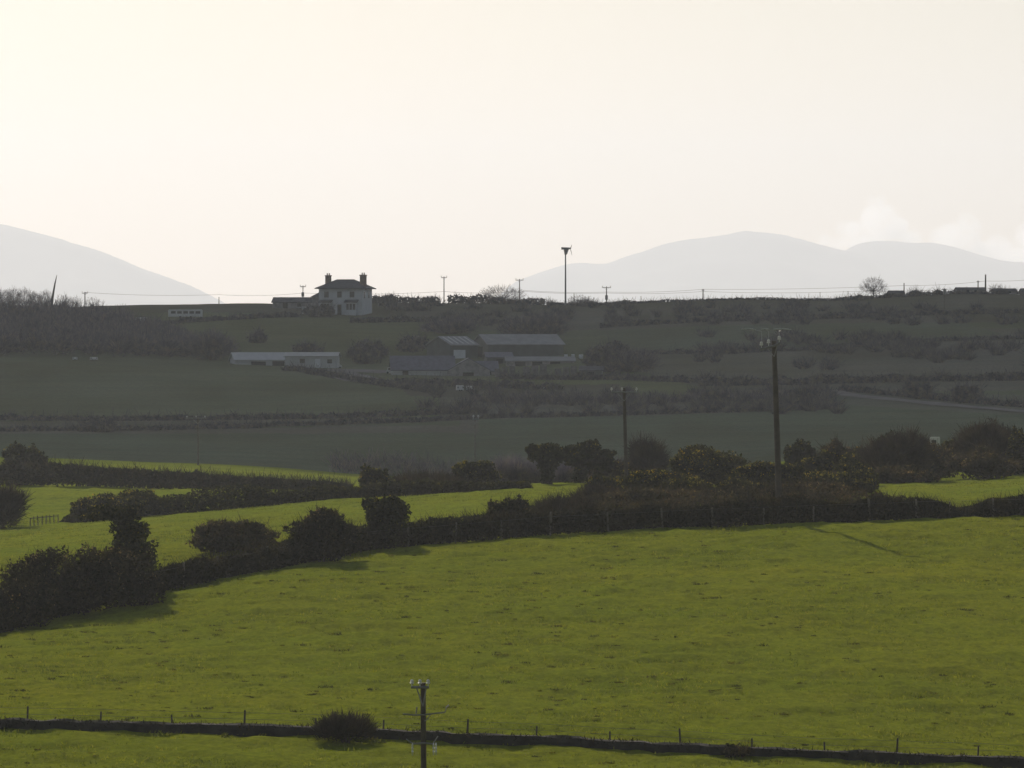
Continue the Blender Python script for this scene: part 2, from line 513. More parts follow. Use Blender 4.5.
def vapour():
    m = bpy.data.materials.new('cloud_vapour'); m.use_nodes = True
    nt = m.node_tree; nt.nodes.remove(nt.nodes['Principled BSDF'])
    pv = nt.nodes.new('ShaderNodeVolumePrincipled')
    pv.inputs['Color'].default_value = (1, 1, 1, 1); pv.inputs['Density'].default_value = .006; pv.inputs['Anisotropy'].default_value = .6
    nt.links.new(pv.outputs[0], nt.nodes['Material Output'].inputs['Volume'])
    return m
VAPOUR = vapour()
CLD = [(-22,14,20,17),(0,0,30,24),(24,10,24,18),(-36,26,18,14),(40,24,20,15),(8,-12,16,12),(-8,22,34,14)]
def far_cloud(label, px, row, k, Y, seed):
    r = np.random.default_rng(seed); s = Y/F
    lobes = []
    for (a, b, c, d) in CLD:
        for q in range(5):
            lobes.append((((px-512+k*(a+r.uniform(-10, 10)))*s, Y+r.uniform(-300, 300), CAMZ-(row+k*(b+r.uniform(-5, 8))-H0)*s), (k*c*s*r.uniform(.3, .65), k*c*s*.5, k*d*s*r.uniform(.35, .7))))
    return puffs('cloud', label, lobes, VAPOUR)
far_cloud('tall pale heap cloud above the saddle between the two right mountains', 872, 216, 1.0, 25000, 1)
far_cloud('flatter pale heap cloud over the flat-topped mountain', 958, 234, 1.15, 26000, 2)
far_cloud('pale heap cloud cut by the right edge', 1034, 236, 1.2, 27000, 3)
# ------------------------------------------------------------------ plants
GORSE = foliage_mat('gorse_green', [(.017,.020,.008), (.032,.034,.010), (.015,.017,.008), (.062,.058,.016)], .4)
IVY = foliage_mat('ivy_green', [(.014,.018,.008), (.028,.032,.013), (.045,.045,.018)], .2)
THORN = foliage_mat('bare_twigs', [(.022,.018,.015), (.042,.034,.026), (.03,.027,.018)], .25)
BRAMBLE = foliage_mat('bramble_leaf', [(.028,.024,.016), (.055,.042,.025), (.026,.028,.012), (.08,.058,.034)], .3)
HEDGE = foliage_mat('hedge_leaf', [(.013,.013,.008), (.027,.023,.014), (.018,.019,.008), (.05,.042,.024)], .25)
BLOSSOM = foliage_mat('yellow_blossom', [(.30,.19,.015), (.36,.25,.02), (.20,.12,.015)], .4)
FARLEAF = foliage_mat('far_leaf', [(.078,.078,.088), (.102,.101,.104), (.092,.088,.102)], .25)  # pale bluish tones, part of the haze put into the leaf colour
FARTWIG = foliage_mat('far_twigs', [(.110,.100,.120), (.136,.124,.140)], .25)  # pale bluish tones, part of the haze put into the twig colour
BARK = plain('bark', (.07,.055,.04), 1, 0, .35, 6)
SUNLIT_GREEN = foliage_mat('gorse_sunlit_tops', [(.10,.09,.018), (.15,.13,.022), (.08,.085,.02)], .6)  # paler leaf colours painting the sunlit tops of the crowns
SUNLIT_BROWN = foliage_mat('bramble_sunlit_tops', [(.09,.065,.035), (.13,.10,.05), (.08,.075,.03)], .6)
SUNLIT_TOPS = {'gorse': (SUNLIT_GREEN, .11), 'bramble': (SUNLIT_BROWN, .08), 'mixed': (SUNLIT_BROWN, .05), 'ivy': (SUNLIT_GREEN, .03)}  # sunlit-top leaf colour and its share for each plant
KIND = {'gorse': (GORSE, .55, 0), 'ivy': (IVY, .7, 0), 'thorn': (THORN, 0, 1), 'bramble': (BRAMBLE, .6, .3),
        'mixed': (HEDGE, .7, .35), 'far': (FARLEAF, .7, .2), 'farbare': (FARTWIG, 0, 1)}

def unit(n, r=None):
    v = (r or rng).normal(size=(n, 3)); return v/np.linalg.norm(v, axis=1)[:, None]

def leaf_quads(c, s):
    n = len(c)
    a, b = unit(n), unit(n)
    b = np.cross(a, b); b /= np.linalg.norm(b, axis=1)[:, None]+1e-9
    s = (s*rng.uniform(.6, 1.35, n))[:, None]
    v = np.stack([c+a*s, c+b*s*.55, c-a*s, c-b*s*.55], 1).reshape(-1, 3)
    return v, np.arange(4*n).reshape(n, 4)

def twig_quads(c, d, L, w):
    """thin tapering strips from c along d, bending up a little at the tip"""
    n = len(c)
    d = d/np.linalg.norm(d, axis=1)[:, None]
    sd = np.cross(d, unit(n)); sd /= np.linalg.norm(sd, axis=1)[:, None]+1e-9
    L = (L*rng.uniform(.5, 1.3, n))[:, None]; w = (w*rng.uniform(.6, 1.3, n))[:, None]
    tip = c+d*L+unit(n)*L*.12
    v = np.stack([c-sd*w, c+sd*w, tip+sd*w*.35, tip-sd*w*.35], 1).reshape(-1, 3)
    return v, np.arange(4*n).reshape(n, 4)

def sample(lobes, n, shell=.45):
    """points in the lobes, denser near their skin; returns points and outward directions"""
    lb = np.array(lobes, float)
    vol = lb[:,3]*lb[:,4]*lb[:,5]
    k = rng.choice(len(lb), n, p=vol**.75/np.sum(vol**.75))
    u = unit(n)
    bump = 1+.46*fbm(u[:,0]*2.2+k*7.1, u[:,2]*2.2+u[:,1]*1.7+k*3.3, 1.0, 3)
    r = rng.random(n)**shell*bump
    return lb[k, :3]+u*r[:, None]*lb[k, 3:], u

def join(parts):
    vs, fs, n = [], [], 0
    for v, f in parts:
        vs.append(v); fs.append(f+n); n += len(v)
    return np.concatenate(vs), np.concatenate(fs)

def crown_mesh(lobes, kind, leaf, n, twl=None):
    mat, fl, ft = KIND[kind]
    parts = []
    if fl:
        p, u = sample(lobes, n)
        p = p[p[:, 2] > -.05]
        parts.append(leaf_quads(p, leaf))
    if ft:
        m = int(n*.55*ft) if fl else n
        p, u = sample(lobes, m, .6)
        d = u*np.array([1, 1, .6])+np.array([0, 0, .75])+.5*unit(m)
        parts.append(twig_quads(p, d, twl or leaf*4.2, leaf*.16))
    v, f = join(parts)
    v[:, 2] = np.maximum(v[:, 2], -.12)
    return v, f, mat

def dome(W, H, D=None, n=9, seed=0):
    r = np.random.default_rng(seed)
    D = D or W*.8
    lobes = [(0, 0, H*.42, W*.40, D*.40, H*.44)]
    for i in range(n):
        a = 2*math.pi*i/n+r.uniform(-.4, .4); q = r.uniform(.25, .62)
        k = r.uniform(.16, .27)
        z = H*(r.uniform(.3, .78) if q < .45 else r.uniform(.22, .55))
        hz = min(H*r.uniform(.2, .32), max(H-z, .1*H))
        lobes.append((W*.5*q*math.cos(a)*1.25, D*.5*q*math.sin(a)*1.25, z, W*k, D*k, hz))
    return lobes

_bseed = [100]
def bush(label, px, py, w, h, kind='gorse', Y=None, name='bush', cat='bush', lobes=None, leaf=None, n=None, blossom=0, stems=True, group=None, twl=None, rel=0):
    """w, h: apparent width and height; the plant gets its real size at its own distance"""
    _bseed[0] += 1
    p = at(px, Y) if Y else hit(px, py)
    if Y and rel: pass
    s = p[1]/F
    W = w*s
    base_row = H0+(CAMZ-p[2])*F/p[1]
    H = (h+(base_row-py if Y else 0))*s          # the top stays where it is seen even if the foot is hidden
    t = thing(name, tuple(p), label, cat, 0, group)
    if lobes: lb = [(cx*W, cy*W, cz*H, rx*W, ry*W, rz*H) for cx, cy, cz, rx, ry, rz in lobes]
    else: lb = dome(W, H, seed=_bseed[0])
    if lobes:                                   # break up the outline
        rr_ = np.random.default_rng(_bseed[0]+500); base_ = list(lb)
        for i in range(9):
            l = base_[rr_.integers(len(base_))]; u_ = unit(1, rr_)[0]; u_[2] = abs(u_[2]); k_ = rr_.uniform(.3, .55)
            lb.append((l[0]+u_[0]*l[3]*.9, l[1]+u_[1]*l[4]*.9, min(l[2]+u_[2]*l[5]*.75, H*.95), l[3]*k_, l[4]*k_, l[5]*k_))
    rg_ = np.random.default_rng(_bseed[0]+900); base_ = list(lb)      # sprays that stand out of the outline
    for i in range(14):
        l = base_[rg_.integers(len(base_))]; u_ = unit(1, rg_)[0]; u_[2] = abs(u_[2])*.9+.15; k_ = rg_.uniform(.12, .26)
        lb.append((l[0]+u_[0]*l[3]*1.12, l[1]+u_[1]*l[4]*1.12, min(l[2]+u_[2]*l[5]*1.05, H*1.03), max(.12, l[3]*k_), max(.12, l[4]*k_), max(.14, l[5]*k_*1.3)))
    leaf = leaf or max(.05, 2.0*s)
    area = W*H
    n = n or int(min(14000, max(500, 7.5*area/(leaf*leaf*.55))))
    v, f, mat = crown_mesh(lb, kind, leaf, n, twl)
    crown = [(v, f)]; sunlit_mat = None
    if stems:
        mb = MB()
        r = np.random.default_rng(_bseed[0])
        for l in (lb[:3] if lobes else lb[:7]):
            x0 = (r.uniform(-.08, .08)*W, r.uniform(-.06, .06)*W, -.1)
            mb.path([x0, (x0[0]*.6+l[0]*.5+.03*W, l[1]*.5, l[2]*.5), (l[0], l[1], l[2]+l[5]*.5)], [max(.02, .018*W), max(.015, .012*W), .008], 5)
        mb.build('trunk' if cat == 'tree' else 'stems', BARK, t)
    if kind in SUNLIT_TOPS:                           # paler leaves on the upper outside, sunlight put into their colour
        m_ = int(n*SUNLIT_TOPS[kind][1])
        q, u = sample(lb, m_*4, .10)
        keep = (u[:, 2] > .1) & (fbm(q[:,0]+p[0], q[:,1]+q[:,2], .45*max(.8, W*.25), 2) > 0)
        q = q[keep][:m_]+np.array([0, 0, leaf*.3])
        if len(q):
            crown.append(leaf_quads(q, leaf*.62)); sunlit_mat = SUNLIT_TOPS[kind][0]
    n0 = len(crown[0][1])
    v, f = join(crown)
    ob = array_mesh('crown', v, f, mat, t)
    if sunlit_mat:
        ob.data.materials.append(sunlit_mat)
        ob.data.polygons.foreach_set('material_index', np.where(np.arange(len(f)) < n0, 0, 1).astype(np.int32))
    if blossom:
        q, u = sample(lb, blossom*5, .12)
        zc = np.array([l[2] for l in lb]).max()
        keep = (u[:, 2] > .15) & (fbm(q[:,0], q[:,1]+q[:,2], .5*max(.6, W*.2), 2) > .08)
        q = q[keep][:blossom]+np.array([0, 0, leaf*.4])
        v, f = leaf_quads(q, leaf*.5)
        array_mesh('blossom', v, f, BLOSSOM, t)
    return t

def branch_tree(label, px, py, w, h, Y=None, name='bare_tree', cat='tree', seed=1, mat=None, trunk_frac=.22, levels=4, twig=.03, group=None, lean=0.0, wide=1.0):
    """a leafless tree grown limb by limb"""
    p = at(px, Y) if Y else hit(px, py)
    s = p[1]/F
    W = w*s; base_row = H0+(CAMZ-p[2])*F/p[1]
    H = (h+(base_row-py if Y else 0))*s
    r = np.random.default_rng(seed)
    mb_t, mb_c = MB(), MB()
    def grow(q, d, L, rad, lev):
        d = d/np.linalg.norm(d)
        pts, rs = [q], [rad]
        k = 3 if lev < 2 else 2
        for i in range(k):
            d = d+r.normal(0, .13, 3)+np.array([lean*.1, 0, .05]); d /= np.linalg.norm(d)
            q = q+d*L/k; pts.append(q); rs.append(rad*(1-.4*(i+1)/k))
        (mb_t if lev == 0 else mb_c).path(pts, rs, 6 if lev < 2 else 3)
        if lev >= levels: return
        nb = 4 if lev == 0 else (4 if lev < 3 else 5)
        for i in range(nb):
            a = 2*math.pi*(i+r.uniform(-.3, .3))/nb
            e = np.cross(d, [math.cos(a), math.sin(a), .2]); e /= np.linalg.norm(e)+1e-9
            sp = r.uniform(.45, .95)*wide
            grow(pts[-1] if i < 2 else pts[-2], d*1.0+e*sp, L*r.uniform(.6, .82), max(twig*.35, rs[-1]*.62), lev+1)
    grow(np.array([0, 0, -.15]), np.array([lean*.4, 0, 1.0]), H*trunk_frac, max(.05, H*.022), 0)
    v = np.array(mb_c.v); vt = np.array(mb_t.v)
    ex = np.abs(v[:, 0]).max(); ez = v[:, 2].max()
    sx, sz = (W*.5)/ex, H/ez
    t = thing(name, tuple(p), label, cat, 0, group)
    mb_t.v = [tuple(x) for x in vt*np.array([1, 1, sz])]
    mb_c.v = [tuple(x) for x in v*np.array([sx, sx, sz])]
    mb_t.build('trunk', mat or BARK, t)
    mb_c.build('crown', mat or THORN, t)
    return t

def spray_tree(label, px, w, h, Y=1094, top=None, name='bare_tree', seed=1, n=420, low=.18, group=None, tw=.026, up=.9, round_=False):
    r = np.random.default_rng(seed)
    p = at(px, Y); s = Y/F
    row = H0+(CAMZ-p[2])/s
    H = (row-top)*s if top else h*s
    W = w*s
    t = thing(name, tuple(p), label, 'tree', 0, group)
    mt, limbs = MB(), []
    mt.path([(0,0,-.3),(r.normal(0,.08),0,H*low),(r.normal(0,.12),r.normal(0,.1),H*.5)], [.16+.012*H,.13+.008*H,.07], 6)
    for i in range(18):
        a = 2*math.pi*i/18+r.uniform(-.4,.4); q = r.uniform(.2,1)**.7
        e = np.array([math.cos(a)*W*.44*q, math.sin(a)*W*.38*q, H*(low+(.9-low)*(1-.62*q*q)*r.uniform(.8, 1.05))])
        b = np.array([0,0,H*r.uniform(low,.42)])
        m_ = b*.5+e*.5+np.array([e[0]*.12,e[1]*.12,-.04*H])
        limbs.append((b,m_,e)); mt.path([b,m_,e],[.06,.04,.02],4)
    u_ = unit(n, r); u_[:, 2] = np.where(u_[:, 2] < 0, u_[:, 2]*.8, u_[:, 2])
    rr_ = r.uniform(.35, 1.0, n)[:, None]**.7*(1+.22*fbm(u_[:,0]*2.5+seed, u_[:,2]*2.5+u_[:,1], 1.0, 2))[:, None]
    cz = H*(low+.5*(1-low)); q = np.array([0, 0, cz])+u_*rr_*np.array([W*.5, W*.42, H*.5*(1-low*.6)])
    q[:, 2] = np.maximum(q[:, 2], .3)
    d = (q-np.array([0, 0, H*low*.8]))/H+np.array([0, 0, up*.3])+.35*unit(n, r)
    v1, f1 = twig_quads(q-d*H*.05, d, H*.17, tw)
    tips = v1.reshape(-1,4,3)[:,2]
    q2 = np.repeat(tips,3,0)-np.repeat((tips-q),3,0)*r.uniform(0, .8, 3*n)[:, None]
    v2, f2 = twig_quads(q2, np.repeat(d,3,0)+.9*unit(3*n, r), H*.08, tw*.6)
    v, ff = join([(v1,f1),(v2,f2)])
    mt.build('trunk', FARTWIG, t)
    array_mesh('crown', v, ff, FARTWIG, t)
    return t

def line_pts(pts, step=6):
    P_ = np.array(pts, float)
    out = []
    for i in range(len(P_)-1):
        k = max(1, int(np.hypot(*(P_[i+1]-P_[i])[:2])/step))
        out += [P_[i]+(P_[i+1]-P_[i])*j/k for j in range(k)]
    return np.array(out+[P_[-1]])

def ground_line(pts, step=6, back=0.0):
    """world points along a line; pts (px,py) on visible ground or (px,py,Y)"""
    out = []
    for q in line_pts(pts, step):
        if len(q) == 3: w_ = at(q[0], q[2])
        else: w_ = hit(q[0], q[1])
        if back: w_ = np.array([w_[0], w_[1]+back, float(gz(w_[0], w_[1]+back))])
        out.append(w_)
    out = np.array(out)
    if len(out) > 6:                                    # steady the line against relief
        k = np.ones(5)/5
        yy = np.convolve(np.pad(out[:,1], 2, mode='edge'), k, mode='valid')
        out[:, 1] = yy; out[:, 2] = gz(out[:,0], yy)
    return out

def hedge(label, pts, width, height, kind='mixed', leaf=.10, dens=6.0, name='hedge', cat='hedge', back=0.0, rough=.5, prof=None, group=None, twl=None, flat=False, stems=False):
    ln = ground_line(pts, back=back)
    seg = np.linalg.norm(np.diff(ln, axis=0), axis=1); cum = np.concatenate([[0], np.cumsum(seg)]); T = cum[-1]
    n = int(dens*T*height/(leaf*leaf*.55))
    o = ln[len(ln)//2].copy()
    def place(n, shell):
        t = rng.uniform(0, T, n)
        c = np.stack([np.interp(t, cum, ln[:, i]) for i in range(3)], -1)
        hh = height*(1+rough*fbm(t, t*0+o[0], 2.5, 4)+(.25*rough*fbm(t, t*0+3, .6, 2)))
        if prof is not None:
            key = 512+c[:, 0]/c[:, 1]*F if prof[-1][0] > 2 else t/T
            hh = hh*np.interp(key, [a for a, _ in prof], [b for _, b in prof])
        a = rng.uniform(0, math.pi, n); rr = rng.random(n)**shell
        across = np.cos(a)*rr*width*.5
        z = (np.sin(a)**(.35 if flat else .8))*rr*hh
        tx = np.interp(t+.5, cum, ln[:,0])-np.interp(t-.5, cum, ln[:,0]); ty = np.interp(t+.5, cum, ln[:,1])-np.interp(t-.5, cum, ln[:,1])
        L = np.hypot(tx, ty)+1e-6
        x = c[:,0]-ty/L*across; y = c[:,1]+tx/L*across
        return np.stack([x, y, gz(x, y)+z], -1)-o, a, hh
    mat, fl, ft = KIND[kind]
    parts = []
    if fl:
        p, a, hh = place(n, .5); parts.append(leaf_quads(p, leaf))
    if ft:
        m = int(n*.5*ft) if fl else n
        p, a, hh = place(m, .6)
        d = np.stack([np.zeros(m), np.cos(a)*.3, np.full(m, .8)], -1)+.55*unit(m)
        parts.append(twig_quads(p, d, (twl or height*.4), leaf*.17))
    v, f = join(parts)
    t = thing(name, tuple(o), label, cat, 0, group)
    array_mesh('leaves' if fl else 'twigs', v, f, mat, t)
    if stems:
        mb = MB()
        for d in np.arange(.4, T, max(.9, height*.7)):
            c = np.array([np.interp(d, cum, ln[:, i]) for i in range(3)])-o
            mb.path([c-[0,0,.1], c+[.05,0,height*.35], c+[random.uniform(-.2,.2), 0, height*.7]], [.05, .035, .015], 4)
        mb.build('stems', BARK, t)
    return t

# ---- hedge and fence at the head of the near pasture
EDGE = [(-420,690),(-200,656),(-40,642),(0,631),(60,616),(100,603),(160,591),(200,584),(250,573),(300,563),(360,551),(420,546),(480,541),(560,534),(640,531),(700,528),(780,525),(860,522),(940,519),(1024,517),(1075,515),(1250,514),(1600,513)]
hedge('long ragged dark hedge along the top of the near pasture', EDGE, 1.5, 1.12, 'mixed', .085, 5.0, back=.55, rough=.55,
      prof=[(-40, 1.1), (33, 0.9), (64, 0.62), (108, 0.62), (199, 0.9), (289, 1.1), (472, 1.15), (651, 0.98), (771, 1.1), (862, 1.12), (915, 0.95), (961, 0.45), (992, 0.95), (1075, 1.1)])
# shrubs standing in or just behind that hedge
bush('wide dark bramble thicket swallowing the fence at the left end of the hedge', 78, 612, 165, 68, 'mixed', lobes=[
     (-.30,0,.40,.2,.2,.40),(-.12,.05,.45,.2,.2,.45),(.08,0,.5,.22,.2,.46),(.28,0,.42,.2,.2,.45),(-.05,-.1,.3,.4,.18,.32),(.2,.1,.68,.13,.12,.3),(-.22,.05,.72,.1,.1,.2),(.42,0,.28,.12,.1,.3)], n=16000)
bush('low dark bramble mound in the bottom left corner of the hedge', 8, 628, 95, 58, 'mixed', n=8000)
bush('wind-swept hawthorn with flat branches trailing left over the thicket', 120, 592, 96, 88, 'ivy', name='hawthorn_tree', cat='tree', lobes=[
     (.10,0,.2,.36,.3,.25),(.13,0,.42,.27,.26,.24),(.10,0,.62,.19,.2,.2),(.05,0,.78,.16,.16,.14),(-.12,0,.87,.2,.14,.06),(-.32,.02,.84,.15,.12,.04),(-.2,.0,.95,.14,.1,.04),(.08,0,.9,.13,.1,.08)], n=9000)
bush('rounded bare brown bush alone on the grass behind the fence', 232, 553, 96, 33, 'bramble', n=9000)
bush('round-topped dark bush rising out of the hedge left of the square one', 322, 562, 64, 52, 'mixed', lobes=[
     (0,0,.45,.42,.36,.45),(.1,0,.72,.28,.26,.26),(-.25,0,.4,.22,.2,.3),(.28,0,.35,.22,.2,.3),(-.06,0,.85,.14,.14,.14)], n=8000)
bush('squarish dark evergreen bush standing above the hedge', 386, 548, 50, 50, 'ivy', lobes=[
     (0,0,.4,.40,.36,.42),(-.2,0,.72,.26,.24,.24),(.2,0,.74,.27,.24,.24),(-.42,0,.86,.08,.08,.08),(.05,0,.85,.26,.2,.13)], n=8000)
bush('low rounded bush breaking the hedge line below the two ivy-clad trees', 508, 533, 46, 39, 'mixed', n=6000)
bush('low straggling brown scrub beside the rounded bush in the hedge', 563, 524, 70, 26, 'thorn', n=6000, twl=.55)
hedge('strip of bare brown undergrowth between the hedge and the gorse thicket', [(565,513,268),(640,512,266),(720,508,266),(800,505,268),(870,502,272)], 6.0, .95, 'bramble', .10, 2.2, name='undergrowth', cat='undergrowth', rough=.7, stems=False)

# ---- the gorse and thorn thicket on the right
def G(label, px, top, w, Y, kind='gorse', blossom=0, hpx=None, **k):
    foot = at(px, Y); row = H0+(CAMZ-foot[2])*F/Y
    return bush(label, px, row, w, row-top, kind, Y=Y, blossom=blossom, **k)
G('yellow-green gorse bush at the left tip of the thicket', 604, 474, 36, 292, 'gorse', 60)
G('broad gorse bush with orange-yellow flowering top at the middle pole', 660, 468, 84, 300, 'gorse', 420)
G('small reddish gorse bush left of the middle pole', 612, 459, 46, 335, 'bramble', 120)
G('largest rounded gorse bush with lit yellow top right of the middle pole', 705, 445, 82, 318, 'gorse', 420)
G('gorse bush with a green sunlit fringe below the largest rounded gorse', 688, 476, 60, 290, 'gorse', 80)
G('gorse bush with yellow crest just left of the tall pole', 758, 461, 60, 306, 'gorse', 260)
G('dark gorse mound below the yellow crest left of the tall pole', 742, 477, 62, 288, 'gorse', 40)
G('round dark conifer-like bush just right of the tall pole', 799, 438, 32, 345, 'ivy')
G('rusty brown gorse bush between the round dark bush and the thorn mass', 838, 440, 46, 340, 'bramble', 90)
G('low yellow-fringed gorse bank at the foot of the round dark bush', 822, 470, 66, 308, 'gorse', 220)
G('dark rounded gorse at the right of the yellow-fringed bank', 856, 458, 44, 312, 'gorse', 30)
G('large dark mound of blackthorn left of the white vehicle', 898, 431, 76, 322, 'thorn', n=13000, twl=.7)
G('dark ivy-topped gorse crowning the blackthorn mound', 884, 432, 30, 330, 'ivy')
G('broad brown bramble bank in front of the blackthorn mound', 892, 464, 96, 318, 'bramble')
G('brownish thorn scrub below the white vehicle', 936, 440.5, 60, 330, 'bramble', 40)
G('yellow-tipped gorse bush right of the white vehicle', 953, 437, 34, 345, 'gorse', 110)
G('brown bramble bank below the tall bare thorn', 985, 447, 76, 322, 'bramble')
branch_tree('tall bare spreading thorn tree above the thicket near the right edge', 990, 482, 74, 66, Y=335, name='thorn_tree', seed=5, levels=5, twig=.04, wide=1.25)
G('dense dark thorn around the foot of the tall bare thorn', 992, 425, 64, 332, 'thorn', n=11000, twl=.8)
G('gorse bush with a pale loop of stems at the right edge', 1022, 428, 38, 330, 'gorse', 60)

# ---- trees behind the middle field
bush('ivy-clad tree narrowing to its trunk, left one of the pair', 545, 486, 46, 43, 'ivy', Y=332, name='ivy_tree', cat='tree', lobes=[
     (.06,0,.25,.13,.13,.3),(.05,0,.55,.26,.24,.26),(-.12,0,.74,.26,.24,.2),(.2,0,.72,.22,.2,.22),(.05,0,.85,.24,.2,.14),(-.3,0,.84,.14,.14,.1)])
bush('broader ivy-clad tree with a rounded crown, right one of the pair', 584, 484, 58, 43, 'ivy', Y=334, name='ivy_tree', cat='tree', lobes=[
     (-.06,0,.22,.12,.12,.28),(-.05,0,.6,.32,.28,.26),(.2,0,.56,.28,.24,.24),(-.25,0,.7,.22,.2,.18),(.06,0,.84,.22,.2,.15),(.34,0,.45,.14,.14,.16)])
G('bare grey thorn tree just right of the middle pole', 648, 440, 40, 352, 'thorn', name='thorn_tree', cat='tree', twl=.8)
G('faint bare thicket left of the ivy-clad trees', 518, 462, 66, 350, 'farbare', twl=.8)
G('hazy grey scrub seen between the two ivy-clad trees', 566, 466, 50, 352, 'farbare', twl=.7)
G('hazy brown scrub between the ivy-clad trees and the middle pole', 612, 462, 40, 352, 'farbare', twl=.7)

# ---- the gorse hedge across the left
GL = [(66,524,318),(100,520,320),(130,517,321),(200,513,322),(260,511,323),(330,501,324),(400,497,324),(480,491,324),(528,487,326)]
hedge('long uneven gorse hedge between the left fields', GL, 1.9, 1.05, 'gorse', .12, 5.0, rough=.6, prof=[(0,.3),(.05,1.15),(.15,1.45),(.3,1.35),(.45,1.1),(.6,.9),(.8,.8),(1,.6)])
G('low brown bramble bank at the foot of the flowering gorse by the middle pole', 648, 488, 120, 281, 'bramble')
G('low dark bramble bank below the largest rounded gorse', 735, 487, 120, 284, 'mixed')
G('brown bramble bank right of the foot of the tall pole', 806, 481, 96, 288, 'bramble')
G('mound of gorse half hidden by the tall pole', 783, 464, 50, 306, 'gorse', 60)
G('twiggy brown scrub left of the low bramble bank', 598, 490, 50, 283, 'thorn', twl=.6)
G('low dark gorse closing the gap under the rusty brown gorse', 850, 470, 60, 298, 'gorse', 20)
G('gorse bush filling the dip left of the blackthorn mound', 866, 446, 50, 330, 'gorse', 60)
G('brown thorn hump between the blackthorn mound and the white vehicle', 922, 438, 40, 338, 'bramble')
G('small gorse bush between the round dark bush and the rusty brown one', 820, 451, 36, 332, 'gorse', 80)
G('tall gorse mound at the left end of the gorse hedge', 108, 490, 70, 320, 'gorse', 60)
G('orange-flecked gorse behind the wind-swept hawthorn', 140, 487, 48, 323, 'gorse', 190)
G('small dark gorse knob on the gorse hedge above the square bush', 258, 484, 26, 325, 'ivy')
G('dark gorse clump where the gorse hedge meets the lit strip', 376, 467, 40, 332, 'gorse', 20)
G('dark pair of gorse heads on the gorse hedge toward the ivy trees', 474, 461, 50, 335, 'gorse', 30)
G('low bare scrub filling the gorse hedge below the dark pair of heads', 430, 474, 90, 334, 'thorn', twl=.6)
branch_tree('bare bush cut by the left edge beside the rail fence', 4, 527, 52, 40, name='bare_bush', cat='bush', seed=8, levels=5, trunk_frac=.12, twig=.04, wide=1.5)
G('dense twiggy growth filling the bare bush at the left edge', 2, 489, 44, 314, 'thorn', twl=.7)
hedge('clipped dark hedge bank below the lit grass strip on the left', [(-40,486,386),(0,487,388),(90,491,388),(200,492,386),(300,491,384),(352,490,384)], 1.6, 1.85, 'mixed', .14, 4.2, rough=.12, flat=True,
      prof=[(0,1.0),(.25,.95),(.5,.78),(.75,.55),(.9,.45),(1,.3)])
bush('dark double-headed evergreen on top of the clipped hedge bank', 24, 468, 44, 24, 'ivy', Y=396, name='evergreen_tree', cat='tree', lobes=[
     (-.2,0,.55,.26,.22,.44),(.22,0,.5,.25,.22,.42),(0,0,.35,.44,.3,.35),(-.1,0,.84,.14,.14,.16),(.36,0,.36,.14,.14,.3)])
G('little dark bush at the foot of the faint left pole', 197, 470, 16, 390, 'ivy')
hedge('row of bare hazy bushes behind the end of the lit strip', [(330,474,474),(420,476,474),(520,474,474)], 6, 1.5, 'farbare', .2, 1.3, rough=.8, name='bare_hedge', twl=1.4)

# ---- bush on the low bank
bush('low brown twiggy bush on the dark bank beside the near pole', 345, 742, 64, 28, 'thorn', n=3600, twl=.36)
bush('small tuft of dead rushes on the dark bank below the tall pole', 738, 757, 34, 9, 'bramble', n=800, stems=False, name='rush_tuft', cat='rushes')

# ---- hedges and trees of the far slope
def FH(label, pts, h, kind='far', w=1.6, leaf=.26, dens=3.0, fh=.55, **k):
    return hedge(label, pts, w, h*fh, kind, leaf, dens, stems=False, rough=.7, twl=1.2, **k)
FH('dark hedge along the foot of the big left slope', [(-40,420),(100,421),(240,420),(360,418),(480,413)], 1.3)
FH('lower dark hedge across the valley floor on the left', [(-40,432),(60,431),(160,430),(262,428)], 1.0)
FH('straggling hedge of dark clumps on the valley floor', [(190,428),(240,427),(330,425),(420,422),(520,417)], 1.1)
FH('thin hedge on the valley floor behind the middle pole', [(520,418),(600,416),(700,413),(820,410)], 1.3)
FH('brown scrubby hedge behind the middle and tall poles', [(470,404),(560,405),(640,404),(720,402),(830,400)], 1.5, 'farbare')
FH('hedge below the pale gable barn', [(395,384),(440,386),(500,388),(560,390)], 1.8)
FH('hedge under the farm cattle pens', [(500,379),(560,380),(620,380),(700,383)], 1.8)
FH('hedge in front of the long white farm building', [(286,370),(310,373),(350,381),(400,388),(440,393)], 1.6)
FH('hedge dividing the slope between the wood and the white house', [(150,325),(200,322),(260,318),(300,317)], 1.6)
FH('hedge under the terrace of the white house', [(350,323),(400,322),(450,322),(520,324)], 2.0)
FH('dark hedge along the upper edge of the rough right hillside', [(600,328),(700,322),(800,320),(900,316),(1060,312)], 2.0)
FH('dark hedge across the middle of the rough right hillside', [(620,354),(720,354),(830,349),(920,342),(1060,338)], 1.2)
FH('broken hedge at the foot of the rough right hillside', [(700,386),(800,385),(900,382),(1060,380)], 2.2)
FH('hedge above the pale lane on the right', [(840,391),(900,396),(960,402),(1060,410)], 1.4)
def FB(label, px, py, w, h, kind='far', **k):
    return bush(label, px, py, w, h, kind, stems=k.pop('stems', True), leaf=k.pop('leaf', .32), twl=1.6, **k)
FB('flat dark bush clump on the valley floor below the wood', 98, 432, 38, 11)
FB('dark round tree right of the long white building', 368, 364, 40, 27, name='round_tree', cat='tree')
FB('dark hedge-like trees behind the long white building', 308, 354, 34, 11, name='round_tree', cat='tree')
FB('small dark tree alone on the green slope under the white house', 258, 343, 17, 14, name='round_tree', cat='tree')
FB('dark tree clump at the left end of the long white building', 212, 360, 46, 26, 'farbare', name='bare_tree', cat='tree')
FB('dark bush at the end of the lane above the valley hedge', 716, 408, 34, 20)
